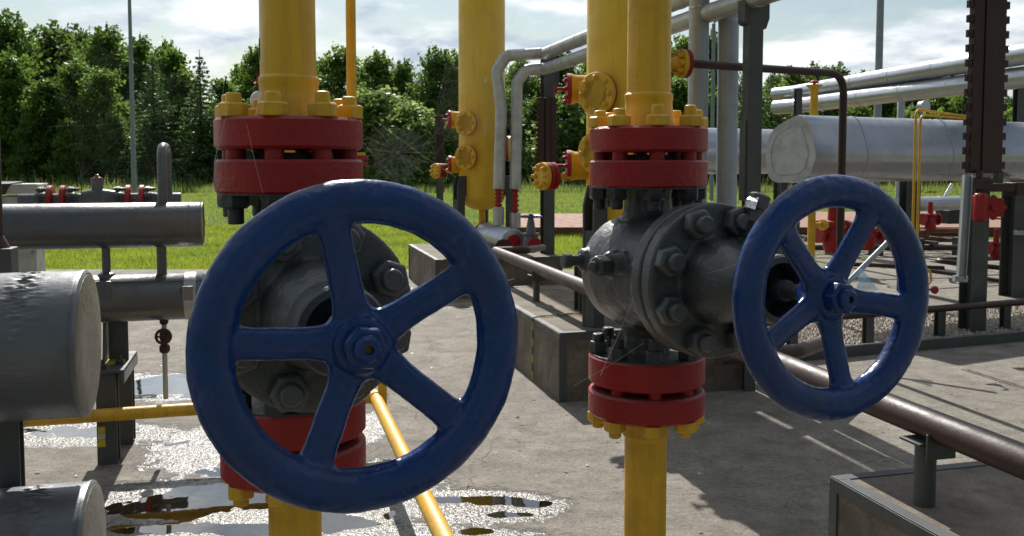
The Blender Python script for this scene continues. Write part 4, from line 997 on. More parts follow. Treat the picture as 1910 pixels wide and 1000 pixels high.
# outlet of the second tank and its brown line
def tank_outlet():
    q = P(1268, 118, 6.5); o = thing('brown_overhead_pipe', 'brown pipe that leaves a yellow flange, runs right and bends down before the silver duct', 'pipe', P(1578, 430, 7.1))
    part('yellow_neck', MB().cyl(P(1236, 116, 6.5), q, .03, 18), M['yellow'], o)
    part('flange', MB().lathe(q, B, [(0, .098), (.03, .098)], 40), M['yellow'], o)
    part('flange', MB().lathe(q + B * .034, B, [(0, .098), (.028, .098)], 40), M['red'], o)
    part('cone', MB().lathe(q - B * .07, B, [(0, .03), (.07, .06)], 24), M['yellow'], o)
    bolts(o, q, -B, .072, 8, .022, .022, .012, .018, M['yellow'], seed=1, bevel=.001)
    z = q.z; e = H(1574, 138, z)
    path = bend([q + B * .06, Vector((e.x, e.y, z)), Vector((e.x + .0, e.y, .62))], .16, 9)
    part('pipe', MB().tube(path, .030, 22), M['brown'], o)
tank_outlet()
# ---------------------------------------------------------------- middle ground
def middle():
    # grey post carrying the silver lines
    b = P(1021, 400, 11.4); o = thing('pipe_post', 'dark grey steel post carrying the two silver pipes between the tanks, clad low down', 'post', (b.x, 11.4, 0))
    part('post', hbeam(MB(), (b.x, 11.4, 0), P(0, 96, 11.4).z, .14, .16, GX, .014), M['post'], o)
    part('bracket', MB().box(P(1028, 135, 11.45), (.18, .10, .34), GX), M['post'], o, bevel=.004)
    def finned(px, w, y0, y1, Y, label, n, own=None):
        c0 = P(px, y1, Y); c1 = P(px, y0, Y); h = c1.z - c0.z; oo = thing('ribbed_column', label, 'column', c0, 'brown ribbed columns')
        pw = w / 3
        for k in (-1, 0, 1):
            part('panel', MB().box(Vector((c0.x, Y, c0.z + h / 2)) + B * (k * pw) - A * (.012 * (k == 0)), (pw - .006, .07, h), GX), M['brown'], oo, bevel=.004)
        part('core', MB().box((c0.x, Y + .02, c0.z + h / 2 - .01), (w * .92, .05, h - .01), GX), M['black'], oo)
        for k in range(n):
            for s in (-1, 1):
                z = c0.z + h * (k + .5) / n; p = Vector((c0.x, Y, z)) + B * (s * (w / 2 - .004)) - A * .045
                lw = .5 * (h / n) ; mb = MB().box(p + B * (s * w * .045) + A * .045, (w * .15, .05, lw), GX).box(p + B * (s * w * .115) + A * .045, (w * .05, .035, lw * .6), GX); part('lug', mb, M['brown'], oo)
        return oo
    finned(1020, .225, 182, 331, 11.25, 'short brown ribbed column on the pipe post between the two tanks', 16)
    finned(820, .17, 216, 304, 18, 'smallest brown ribbed column, far off left of the far yellow tank', 12)
    solo('column_stand', hbeam(MB(), (P(820, 300, 18).x, 18, -.05), P(820, 304, 18).z + .05, .12, .12, GX), M['post'], 'slim dark stand under the smallest ribbed column, left of the far tank', 'post', org=(P(820, 300, 18).x, 18, 0))
    finned(1834, .36, -60, 322, 8.5, 'large dark brown ribbed column with side lugs near the right edge', 14)
    # twin silver lines: vertical drop, bends, then overhead towards the viewer
    for nm, pts, z_end, ln, dx in (('left hand', [(930, 352), (935, 206), (927, 132), (945, 104), (1009, 100)], 0, 6.2, 'outer'), ('right hand', [(961, 352), (964, 206), (964, 155), (981, 131), (1008, 129)], 0, 6.6, 'inner')):
        w = [P(x, y, 11) for x, y in pts]; last = w[-1]; w.append(last + B * .05); w.append(w[-1] - A * ln)
        pipe('silver_pipe', f'{dx} of the two bent silver pipes beside the far tank', 'pipe', w, .070, M['silverold'], rb=.10, bands=9)
    for (x0, y0, y1, yc) in ((930, 352, 386, 420), (961, 352, 397, 425)):
        t = P(x0, y0, 11); m_ = P(x0, y1, 11); bt = P(x0, yc, 11)
        o = thing('red_coupling', ('left' if x0 < 940 else 'right') + ' small red bolted coupling under the twin silver pipes, silver socket below', 'coupling', bt)
        part('coupling', MB().cyl(m_ - UP * .01, t + UP * .03, .030, 16), M['red'], o)
        for k in range(5):
            p = m_.lerp(t, (k + .5) / 5); mb = MB().cyl(p - B * .045, p + B * .045, .012, 6); part('bolt', mb, M['red'], o)
        part('socket', MB().lathe(bt, UP, [(0, .066), ((m_ - bt).length, .066)], 28), M['silver'], o)
    # silver vessel with valve on the far plinth
    o = thing('silver_vessel', 'small silver clad vessel lying on the far plinth between red flanges', 'vessel', P(935, 470, 11))
    c0, c1 = P(906, 436, 11.5), P(957, 450, 10.5); d = (c1 - c0).normalized(); L_ = (c1 - c0).length
    part('shell', MB().lathe(c0, d, [(0, .13), (.02, .145), (L_ - .02, .145), (L_, .135), (L_ + .01, .06)], 40), M['silver'], o)
    part('flange', MB().lathe(c0 - d * .05, d, [(0, .15), (.04, .15)], 36), M['red'], o)
    part('flange', MB().lathe(c1 + d * .012, d, [(0, .078), (.03, .078)], 36), M['red'], o)
    part('saddle', MB().box((c0 + c1) / 2 - UP * .2, (.2, .3, .14), GX), M['post'], o)
    o = thing('small_gate_valve', 'small grey gate valve with a flat blue handwheel on top, beside the silver vessel', 'valve', P(990, 462, 10.4))
    c = P(990, 455, 10.4); zt = P(990, 404, 10.4).z
    part('body', MB().lathe(c - UP * .10, UP, [(0, .05), (.05, .10), (.14, .10), (.19, .085), (.20, .10), (.225, .10), (.23, .06), (.33, .045), (zt - c.z + .09, .03)], 28).cyl(c - d * .12, c + d * .12, .06, 20), M['grey'], o)
    part('flange', MB().lathe(c + d * .10, d, [(0, .085), (.035, .085)], 36), M['red'], o)
    part('handwheel', torus(MB().box(Vector((c.x, c.y, zt)), (.24, .02, .012), GX).box(Vector((c.x, c.y, zt)), (.02, .24, .012), GX).cyl((c.x, c.y, zt - .03), (c.x, c.y, zt + .03), .022, 12), Vector((c.x, c.y, zt)), UP, .125, .010, .010, 40, 8), M['blue'], o)
    # long brown line across the yard
    z = .745; s = H(925, 470, z); e = H(1910, 861, z); dd = (s - e).normalized(); e2 = e - dd * 1.2
    o = thing('long_brown_pipe', 'long brown pipe running from the far plinth diagonally to the lower right corner', 'pipe', (e2.x, e2.y, .69))
    part('pipe', MB().tube(bend([P(1000, 468, 10.2), P(1010, 474, 10.0), s + B * .25 + dd * .0, s, s - dd * 1.0, e2] if False else [s, e2], .1), .050, 28), M['brown'], o, smooth=60)
    q = s + dd * .02
    part('elbow', MB().tube(bend([s - dd * .03, s + dd * .12, s + dd * .12 + B * .35, P(1012, 462, 10.25)], .08, 8), .038, 20), M['brown'], o)
    cfl = P(938, 463, 9.9); part('flange', MB().lathe(cfl, -A, [(0, .10), (.03, .10)], 32), M['brown'], o)
    def support(px, py, zb, lab, w=.045):
        p = H(px, py, z); p = Vector((p.x, p.y, 0)); pp = s + (e2 - s) * ((p - Vector((s.x, s.y, 0))).dot((e2 - s)) / (e2 - s).length_squared)
        t = thing('pipe_support', lab, 'pipe support', (pp.x, pp.y, zb)); ax = (Vector((dd.y, -dd.x, 0)), dd, UP)
        part('leg', MB().cyl((pp.x, pp.y, zb - .002), (pp.x, pp.y, z - .065), w * .62, 20), M['post'], t)
        part('clip_plate', MB().box((pp.x, pp.y, z - .058), (.13, .10, .010), ax).box(Vector((pp.x, pp.y, z - .058)) - ax[0] * .0 - dd * .07 + UP * .0, (.11, .008, .085), ax), M['post'], t, bevel=.002)
    support(1738, 788, .47, 'short grey pipe support on the lower right plinth under the brown pipe', .055)
    support(1002, 500, 0.0, 'small grey leg under the far end of the long brown pipe')
    g_ = PM + A * .55 + B * .62
    # lugs and stubs on the plinth behind the valve
    t = thing('post_stub', 'stub of dark steel post on the plinth behind the right gate valve body', 'post', P(1087, 582, 7.0))
    bb = H(1090, 578, .47); part('post', hbeam(MB(), (bb.x, bb.y, .47), .34, .13, .12, GX, .012), M['post'], t)
    bb = H(1385, 668, .0)
    pipe('curved_brown_pipe', 'brown pipe bending up behind the lower part of the right blue handwheel', 'pipe', [P(1340, 668, 5.6), P(1490, 655, 5.9), P(1535, 640, 6.3), P(1560, 600, 6.6)], .048, M['brown'], rb=.15)
middle()

def right_side():
    # tall insulated pipes and the grey post
    for px, y1, r_, lab, pts in ((1303, 640, .076, 'left of the two tall upright silver pipes behind the right gate valve', None), (1359, 640, .078, 'right of the two tall upright silver pipes, next to the grey post with the bracket', None)):
        b = P(px - 4, 380, 7.0); t = P(px + (1 if px < 1330 else 0), 40, 7.0)
        o = thing('upright_silver_pipe', lab, 'pipe', (b.x, 7.0, .47))
        top = [Vector((b.x, 7.0, .47)), Vector((t.x, 7.0, t.z)), Vector((t.x + .015, 7.02, 4.3))]
        part('cladding', MB().tube(top, r_, 40), M['silverup'], o)
        for z in ((P(0, 42, 7).z, P(0, 8, 7).z) if px > 1330 else (P(0, 18, 7).z,)): part('seam_band', MB().lathe((t.x, 7.0, z), UP, [(0, r_), (.003, r_ + .003), (.02, r_ + .003), (.023, r_)], 40), M['silver'], o)
    h0 = Vector((.64, 9.0, 3.62)); part('added_shade_duct', MB().cyl(h0 - A * 1.6, h0 + A * .75, .21, 36), M['silverup'], o); part('added_duct_branch', MB().tube(bend([Vector((1.6, 7.0, 4.1)), Vector((1.6, 7.0, 4.4)), h0 - A * .8 + UP * .75, h0 - A * .8 + UP * .2], .2), .10, 20), M['silverup'], o)  # guessed duct and branch, unseen above the frame, added to shade the right foreground
    b = P(1399, 380, 6.35); o = thing('bracket_post', 'tall dark grey post with a stepped bracket head, right of the silver pipes', 'post', (b.x, b.y, 0))
    part('post', hbeam(MB(), (b.x, b.y, 0), 3.6, .085, .08, GX, .010), M['post'], o)
    zc0 = P(0, 372, 6.3).z; part('box_cover', MB().box((b.x, b.y - .01, (zc0 + 3.6) / 2), (.108, .09, 3.6 - zc0), GX), M['post'], o, bevel=.003)
    zz = P(0, 45, 6.3).z; part('bracket', MB().prism([Vector((b.x, b.y, 0)) + B * x - A * .05 + UP * z_ for x, z_ in ((-.09, zz + .5), (-.09, zz + .02), (-.075, zz), (.075, zz - .03), (.10, zz + .04), (.10, zz + .2), (.12, zz + .26), (.12, zz + .5))], A * .10), M['post'], o, bevel=.003)
    part('side_plate', MB().box(Vector((b.x, b.y - .0, P(0, 300, 6.3).z)) - B * .060, (.014, .08, .55), GX), M['post'], o)
    # big duct with flat end
    th = R(27); D = Vector((math.cos(th), math.sin(th), 0)); N_ = Vector((math.sin(th), -math.cos(th), 0))
    def duct_ring(c, sx, sz, n=64, sq=2.6):
        out = []
        for k in range(n):
            a_ = 2 * math.pi * k / n; ca, sa = math.cos(a_), math.sin(a_)
            out.append(c - N_ * (sx * math.copysign(abs(ca) ** (2 / sq), ca)) + UP * (sz * math.copysign(abs(sa) ** (2 / sq), sa)))
        return out
    c = P(1476, 276, 9.6); rz = 67 / 1700 * 9.6
    o = thing('silver_duct', 'big silver duct with a flat end plate facing left, crossing to the right edge', 'duct', c - UP * rz)
    # end outline measured on the photo: wide rounded end leaning back at the top
    base = [(1500, 206), (1438, 241), (1426, 292), (1437, 343), (1507, 338), (1525, 288)]
    ring = []
    for x, y in base:       # corners of the end plate, in the plane through c across the duct
        d = _ray(x, y); o0 = Vector((0, 0, CAM_H)); t = (c - o0).dot(D) / d.dot(D); ring.append(o0 + d * t)
    m = len(ring); dense = []
    for i in range(m):
        p0, p1, p2 = ring[i - 1], ring[i], ring[(i + 1) % m]; q0, q1 = p1.lerp(p0, .34), p1.lerp(p2, .34)
        for k in range(9): t = k / 8; dense.append(q0 * (1 - t) ** 2 + p1 * 2 * t * (1 - t) + q1 * t * t)
    cen = sum(dense, Vector()) / len(dense)
    K = len(dense); L_ = 9.0; mb = MB(); vs = []; fs = []
    st = [0, .02, .5, 1.0, 2.0, 4.0, L_]
    for j, s_ in enumerate(st):
        for p in dense:
            q = cen + (p - cen) * (.985 if j == 0 else 1.0) + D * s_
            vs.append(q)
    for j in range(len(st) - 1):
        for k in range(K): k2 = (k + 1) % K; fs.append((j * K + k, j * K + k2, (j + 1) * K + k2, (j + 1) * K + k))
    mb.add(vs, fs); part('cladding', mb, M['silver'], o, smooth=50)
    part('end_plate', MB().prism([cen + (p - cen) * .99 - D * .004 for p in dense], D * .006), M['silverold'], o)
    part('pressed_rim', MB().tube([cen + (p - cen) * .74 - D * .006 for p in dense], .0045, 6, closed=True), M['silver'], o)
    for s_ in (.75, 2.1, 3.8): part('seam_band', MB().tube([cen + (p - cen) * 1.002 + D * s_ for p in dense], .005, 6, closed=True), M['silver'], o)
    # duct on the left, beyond
    c = P(1345, 282, 12.0); rr_ = .30
    o = thing('far_silver_duct', 'silver duct seen between the upright silver pipes and the grey post, joining the big duct', 'duct', c - UP * rr_)
    part('cladding', MB().cyl(c - D * .7, c + D * 1.6, rr_, 56), M['silver'], o); part('seam_band', MB().lathe(c + D * .35, D, [(0, rr_), (.004, rr_ + .006), (.03, rr_ + .006), (.034, rr_)], 56), M['silver'], o)
    part('leg', MB().cyl((c.x, c.y, 0), (c.x, c.y, c.z - rr_ + .02), .05, 16), M['post'], o)
    for px, Y in ((1696, 11.3), (1455, 9.9)):
        b = P(px, 400, Y); ztop = P(px, 338, Y).z + .02
        solo('duct_support', hbeam(MB(), (b.x, Y, 0), ztop, .19 if px > 1600 else .08, .16, GX), M['post'], 'dark grey post under the big silver duct, ' + ('seen right of the blue handwheel rim' if px > 1600 else 'hidden by the top of the blue handwheel'), 'post', org=(b.x, Y, 0), bevel=.002)
    # two sloping silver pipes overhead
    for k, (x0, y0, x1, y1, r_) in enumerate(((1488, 172, 1910, 101, .138), (1490, 197, 1910, 144, .141))):
        z_ = 2.98 if k == 0 else 2.70; s = H(x0, y0, z_); e = H(x1, y1, z_); dd = (e - s).normalized()
        o = thing('overhead_silver_pipe', ('upper' if k == 0 else 'lower') + ' of the two thick silver pipes rising to the top right of the photo', 'pipe', (e.x, e.y, z_ - r_))
        ln = (e - s).length + 2.2
        prof = [(-.06, .02), (-.05, r_ * .5), (-.02, r_ * .85), (.03, r_), (ln, r_)]
        part('cladding', MB().lathe(s, dd, prof, 40), M['silver'], o, smooth=60)
        q = 1.0
        while q < ln: part('seam_band', MB().lathe(s + dd * q, dd, [(0, r_), (.003, r_ + .003), (.02, r_ + .003), (.023, r_)], 40), M['silver'], o); q += 1.15
        part('turned_end', MB().tube(bend([s + dd * .10, s - dd * .05, s - dd * .05 + A * .6 - B * .1], .1, 6), r_ * .98, 28), M['silver'], o)
    for px, y0, Y, lab in ((1489, 165, 15.5, 'slim dark post at the left end of the sloping silver pipes'), (1904, 158, 12.5, 'dark post under the sloping silver pipes at the right edge')):
        b = P(px, y0, Y); t = thing('pipe_rack_post', lab, 'post', (b.x, Y, 0)); part('post', hbeam(MB(), (b.x, Y, 0), b.z, .10 if px < 1600 else .16, .10, GX), M['post'], t)
        [part('clamp', MB().cyl((b.x, Y, b.z - q_), (b.x + .25, Y + .02, b.z - q_), .02, 10), M['galv'], t) for q_ in (.10, .36)]
    # things peeping over the duct
    b = P(1681, 188, 16); solo('vent_stack', MB().lathe((b.x, 16, 0), UP, [(0, .06), (b.z, .06), (b.z + .02, .05)], 20), M['galv'], 'short pale vent stack under the sloping silver pipes', 'vent', org=(b.x, 16, 0))
    b = P(1722, 198, 15); t = thing('camera_lamp', 'round white lamp head on a thin mast under the sloping silver pipes', 'lamp', (b.x, 15, 0))
    part('head', MB().lathe(b + A * .1, -A, [(0, .04), (.05, .085), (.16, .09), (.17, .08), (.17, 0)], 24), M['gaugeface'], t); part('mast', MB().cyl((b.x, 15.05, 0), (b.x, 15.05, b.z), .02, 10).cyl(P(1695, 212, 15), P(1702, 190, 15), .012, 6), M['galv'], t)
    # yellow post with flared head
    c = P(1519, 160, 12.0); t = thing('yellow_vent_post', 'yellow post with a flared head and small red cap behind the silver duct', 'vent', (c.x, 12, .2))
    part('post', MB().cyl((c.x, 12, .3), (c.x, 12, c.z - .04), .050, 20), M['yellow'], t)
    part('flare', MB().lathe((c.x, 12, c.z - .05), UP, [(0, .05), (.05, .105), (.06, .108), (.062, 0)], 24), M['yellow'], t)
    part('cap', MB().lathe((c.x, 12, c.z + .01), UP, [(0, .018), (.025, .018), (.026, .06), (.045, .055), (.06, .03), (.064, 0)], 20), M['red'], t)
    s = P(1515, 420, 12); part('side_branch', MB().cyl(s, s + B * .16, .035, 16).lathe(s + B * .13, B, [(0, .07), (.05, .07), (.07, .05), (.09, .05)], 24), M['yellow'], t)
    # thin yellow twin tubes
    for k in range(2):
        pz = P(1714 + k * 9, 0, 7.6); Yt = 7.6; zt = P(0, 212 - 0 * k, Yt).z + .012 * (1 - k) * 2
        pts = [Vector((pz.x, Yt, .55)), Vector((pz.x, Yt, zt + (.012 if k == 0 else -.012))), P(1800, 217 + 4 * k, 7.9)]
        pipe('thin_yellow_tube', ('left' if k == 0 else 'right') + ' of the twin thin yellow tubes that bend to the ribbed column', 'tube', pts, .0105, M['yellow'], rb=.06, n=12)
    # beam, red valve and H post under the large ribbed column
    b = P(1814, 560, 8.55); o = thing('column_post', 'grey H section post under the large ribbed column, rusty at its foot', 'post', (b.x, 8.55, 0))
    part('post', hbeam(MB(), (b.x, 8.55, 0), P(0, 330, 8.5).z, .17, .17, GX, .014), M['post'], o, bevel=.002)
    part('side_post', MB().box(P(1862, 330, 8.6) , (.06, .06, .12), GX), M['post'], o)
    o = thing('brown_cross_beam', 'brown cross beam from the ribbed column to the right edge with the red valve below', 'beam', P(1822, 352, 8.45))
    part('beam', MB().box(P(1870, 350, 8.5) , (.52, .07, .075), GX).box(P(1833, 343, 8.4), (.14, .10, .10), GX).box(P(1905, 352, 8.6), (.26, .16, .12), GX), M['brown'], o, bevel=.004)
    part('spindle', MB().cyl(P(1827, 342, 8.4), P(1827, 318, 8.4), .03, 12), M['brown'], o)
    c = P(1828, 387, 8.3); o = thing('red_valve', 'bright red valve with a scalloped wheel hanging under the brown cross beam', 'valve', c - UP * .12)
    part('body', MB().box(c, (.095, .10, .22), GX).lathe(c - UP * .11, UP, [(-.02, .05), (0, .055), (.22, .055), (.24, .045)], 20), M['red'], o, bevel=.01)
    part('neck', MB().cyl(c, c + B * .14, .035, 16), M['red'], o)
    mb = MB(); cc = c + B * .12 - A * .02
    fdir = (-A - B * .45).normalized(); u_, v_, w_ = frame(fdir); pr = []
    for k in range(48):
        a_ = 2 * math.pi * k / 48; r_ = .105 + .012 * math.cos(8 * a_); pr.append(cc + u_ * r_ * math.cos(a_) + v_ * r_ * math.sin(a_))
    part('scalloped_wheel', MB().prism(pr, fdir * .03).cyl(cc, cc + fdir * .06, .03, 16), M['red'], o, bevel=.004)
    # cable tray strip
    a0, a1 = P(1803, 326, 7.7), P(1791, 520, 7.7); d = (a0 - a1); mid = (a0 + a1) / 2
    o = thing('cable_tray', 'leaning galvanised cable channel left of the grey column post', 'cable tray', a1)
    ux = d.normalized(); sx = Vector((1, 0, 0)); sx = (sx - ux * sx.dot(ux)).normalized(); sy = ux.cross(sx)
    part('channel', MB().box(mid, (.07, .012, d.length), (sx, sy, ux)).box(mid - sx * .032 - sy * .02 * (1 if sy.y > 0 else -1), (.006, .04, d.length), (sx, sy, ux)).box(mid + sx * .032 - sy * .02 * (1 if sy.y > 0 else -1), (.006, .04, d.length), (sx, sy, ux)), M['galv'], o)
    part('end_box', MB().box(a1, (.11, .05, .05), (sx, sy, ux)), M['galv'], o)
    # right edge post
    b = P(1893, 500, 10.9); o = thing('edge_post', 'broad dark H section post cut by the right edge of the photo', 'post', (b.x, 10.9, 0)); part('post', hbeam(MB(), (b.x, 10.9, 0), 1.35, .25, .22, GX, .018), M['post'], o); part('cleat', MB().box((b.x, 10.72, P(0, 432, 10.9).z), (.26, .06, .05), GX), M['galv'], o)
    # rails, curb, gravel
    z = .30; s, e = H(1420, 603, z), H(1910, 556, z); pipe('low_brown_rail', 'low brown rail pipe crossing behind the right blue handwheel to the right edge', 'rail', [s - B * .2, e + B * 1.5], .032, M['brown'])
    for px in (1470, 1600, 1735, 1870):
        t = s + (e - s) * ((px - 1420) / 490); solo('rail_post', hbeam(MB(), (t.x, t.y, 0), .28, .07, .07, GX, .008), M['post'], {1470: 'rail leg hidden at the hub of the right blue handwheel', 1600: 'stubby grey rail leg seen through the right blue handwheel above the gravel', 1735: 'stubby grey rail leg just right of the blue handwheel rim', 1870: 'stubby grey rail leg nearest the right edge'}[px], 'post', org=(t.x, t.y, 0))
    s, e = H(1500, 668, .03), H(1910, 622, .03)
    s2 = s - B * .5; e2 = e + B * 1.8; solo('curb_angle', MB().box((s2 + e2) / 2 + UP * .015, ((e2 - s2).length, .06, .09), ((e2 - s2).normalized(), UP.cross((e2 - s2).normalized()), UP)), M['post'], 'dark rusty steel curb between the gravel bed and the concrete yard', 'curb', org=s2)
    rng = np.random.default_rng(8); n = 15000; g0 = Vector(s2); bb = (e2 - s2).normalized(); aa = UP.cross(bb)
    uu = rng.uniform(.35, 5.2, n); vv = rng.uniform(.04, 1.55, n); keep = (uu > .1)
    cx = g0.x + bb.x * uu + aa.x * vv; cy = g0.y + bb.y * uu + aa.y * vv; sz = rng.uniform(.012, .026, n)
    V = []; base = np.array([[1, 0, 0], [0, 1, 0], [-1, 0, 0], [0, -1, 0], [0, 0, .7], [0, 0, -.7]]); F = [(0, 1, 4), (1, 2, 4), (2, 3, 4), (3, 0, 4)]
    ang = rng.uniform(0, 6.28, n); ca, sa = np.cos(ang), np.sin(ang); jit = rng.uniform(.7, 1.3, (n, 6, 3))
    bv = base[None] * jit; x = bv[..., 0] * ca[:, None] - bv[..., 1] * sa[:, None]; y = bv[..., 0] * sa[:, None] + bv[..., 1] * ca[:, None]
    W = np.stack([cx[:, None] + x * sz[:, None], cy[:, None] + y * sz[:, None], .012 + bv[..., 2] * sz[:, None] + rng.uniform(0, .015, n)[:, None]], 2)
    T = np.concatenate([W[:, f] for f in F])
    m_, nt, bs, N, L = _mat('gravel_stones'); ge = N('ShaderNodeNewGeometry')
    L(ramp(N, L, noise_(N, L, N('ShaderNodeTexCoord').outputs['Object'], 45, 1), [(.3, (.16, .13, .10)), (.5, (.30, .25, .19)), (.7, (.50, .46, .40))]), bs.inputs['Base Color']); bs.inputs['Roughness'].default_value = .8
    o = bpy.data.objects.new('gravel', quads_obj('gravel', T, m_, 3)); COL.objects.link(o); tag(o, 'bed of pale rounded gravel behind the steel curb', 'gravel', kind='stuff')
    # rusty platforms in the lawn
    for lab, x0, x1, y0, y1, h in (('reddish brown paved platform in the lawn between the post and the second tank', .05, 3.4, 20.6, 27, .12), ('reddish brown paved platform beyond the pipe rack on the right', 5.2, 16, 20.6, 28, .12)):
        o = thing('paved_platform', lab, 'platform', ((x0 + x1) / 2, y0, 0)); c = Vector(((x0 + x1) / 2, (y0 + y1) / 2, h / 2 - .05))
        part('deck', MB().box(c, (x1 - x0, y1 - y0, h + .1)), M['deck'], o); part('edge_rail', MB().box((c.x, y0 - .03, h - .03), (x1 - x0 + .1, .05, .14)), M['rust'], o)
    # strut with a plastic bag
    pipe('leaning_strut', 'pale straight strut leaning diagonally behind the right blue handwheel', 'strut', [P(1568, 540, 7.4), P(1668, 440, 7.4)], .022, M['galv'])
    # second, lower hoops
    pipe('ground_hoop', 'brown grey hoop of pipe lying over the concrete left of the edge post', 'pipe', [P(1960, 508, 12.5), P(1870, 500, 12.4), P(1748, 487, 12.3), P(1752, 484, 12.9), P(1870, 482, 13.4)], .034, M['brown'], rb=.12)
    for i, (xa, ya, xb, yb, r_, lab) in enumerate(((1480, 462, 1900, 462, .05, 'dark brown pipe lowest in the far pipe rack'), (1500, 446, 1800, 447, .05, 'rusty pipe in the middle of the far pipe rack'), (1540, 432, 1800, 430, .045, 'rusty pipe on top of the far pipe rack'), (1560, 492, 1760, 500, .03, 'thin brown pipe on the concrete before the far pipe rack'), (1730, 505, 1910, 530, .025, 'thin brown pipe on the concrete left of the edge post'))):
        Y0 = (15.5, 16.2, 16.8, 12.6, 11.8)[i]; pipe('rack_pipe', lab, 'pipe', [P(xa, ya, Y0), P(xb, yb, Y0 + .2)], r_, M['rust'] if i in (1, 2) else M['brown'])
    for k, px in enumerate((1545, 1625, 1700, 1780)):
        b = P(px, 470, 16); t = thing('rack_stand', ('first', 'second', 'third', 'rightmost')[k] + ' low dark stand of the far pipe rack, counted from the blue handwheel hub', 'stand', (b.x, 16, 0))
        part('frame', MB().box((b.x, 15.8, .15), (.08, .3, .32), GX).box((b.x, 16.2, .24), (.08, 1.5, .06), GX), M['post'], t)
        for j in range(3): mb = MB().box((b.x + .22 + .15 * j, 16.0 + .2 * j, .36 + .04 * j), (.10, .16, .16), GX); part('flange_block', mb, M['rust'], t, bevel=.02)
    # red valves of the rack
    def rv(px, py, Y, s, lab):
        c = P(px, py, Y); t = thing('rack_valve', lab, 'valve', c - UP * .2 * s, 'red valves on the far pipe rack')
        part('body', MB().lathe(c - UP * .2 * s, UP, [(0, .07 * s), (.06 * s, .09 * s), (.16 * s, .10 * s), (.22 * s, .08 * s), (.26 * s, .11 * s), (.30 * s, .11 * s), (.31 * s, .05 * s), (.52 * s, .04 * s)], 20).cyl(c - B * .16 * s, c + B * .16 * s, .05 * s, 16), M['red'], t)
        for sg in (-1, 1): part('flange', MB().lathe(c + B * sg * .14 * s, B * sg, [(0, .11 * s), (.03 * s, .11 * s)], 24), M['red'], t)
        part('wheel', torus(MB().box(c + UP * .5 * s, (.2 * s, .02, .012), GX), c + UP * .5 * s, UP, .10 * s, .012 * s, .012 * s, 24, 6), M['red'], t)
    rv(1553, 432, 13.2, 1.5, 'tall red valve seen through the right blue handwheel beside the brown upright')
    rv(1621, 438, 14.5, 1.1, 'red valve seen through the right blue handwheel between the upper spokes')
    rv(1735, 409, 15, .9, 'red valve right of the thin yellow tubes under the small silver pipe')
    rv(1858, 462, 12.5, .8, 'low red valve between the column post and the edge post')
    c = P(1735, 380, 16); pipe('small_silver_pipe', 'small silver pipe crossing below the big duct, right of the blue handwheel', 'pipe', [c - D * .8, c + D * .75], .125, M['silver'], bands=2)
    c = P(1771, 352, 15.6); pipe('strapped_branch', 'short silver wrapped branch slanting up from the small silver pipe', 'pipe', [P(1763, 366, 15.7), P(1776, 343, 15.7)], .03, M['foil'])
    c = P(1776, 404, 19); solo('control_box', MB().box(c, (.5, .4, .28), GX).box(c + UP * .17, (.3, .3, .06), GX), M['black'], 'black control box standing on the right hand platform', 'box', org=c - UP * .14, bevel=.01)
    # hose and plastic bag
    pipe('yellow_hose', 'short curved yellow hose just right of the right handwheel rim', 'hose', [P(1722, 500, 7.2), P(1735, 505, 7.2), P(1737, 525, 7.2), P(1727, 534, 7.2), P(1722, 532, 7.2)], .010, M['yellow'], rb=.04, n=10)
    c = P(1738, 540, 7.2); o = thing('tap', 'small red tap below the curved yellow hose', 'tap', c - UP * .03); part('knob', MB().lathe(c - A * .02, -A, [(0, .03), (.02, .033), (.03, .025), (.03, 0)], 10), M['red'], o); part('stem', MB().cyl(c, c - B * .07, .009, 8), M['brown'], o)
    mb = MB(); rr = random.Random(4); a0 = P(1606, 502, 7.3)
    nx, ny = 9, 12; g = []
    for j in range(ny + 1):
        for i in range(nx + 1):
            q = j / ny; w = .012 + .085 * q; an = i / nx * 6.283
            g.append(a0 + Vector((math.cos(an) * w * .9 + q * .055, math.sin(an) * w * .25, -q * .17)) + Vector((rr.uniform(-1, 1), rr.uniform(-1, 1), rr.uniform(-1, 1))) * .007)
    mb.add(g, [(j * (nx + 1) + i, j * (nx + 1) + i + 1, (j + 1) * (nx + 1) + i + 1, (j + 1) * (nx + 1) + i) for j in range(ny) for i in range(nx)])
    m_, nt, bs, N, L = _mat('thin_plastic'); bs.inputs['Base Color'].default_value = (.35, .6, .75, 1); bs.inputs['Roughness'].default_value = .2; bs.inputs['Alpha'].default_value = .45
    solo('plastic_bag', mb, m_, 'crumpled clear blue plastic bag tied to the leaning strut', 'bag', org=a0 - UP * .17, smooth=25)
M['deck'] = paint('red_paving', (.25, .125, .085), .85, .3, 6, .5, (.12, .07, .05))
right_side()

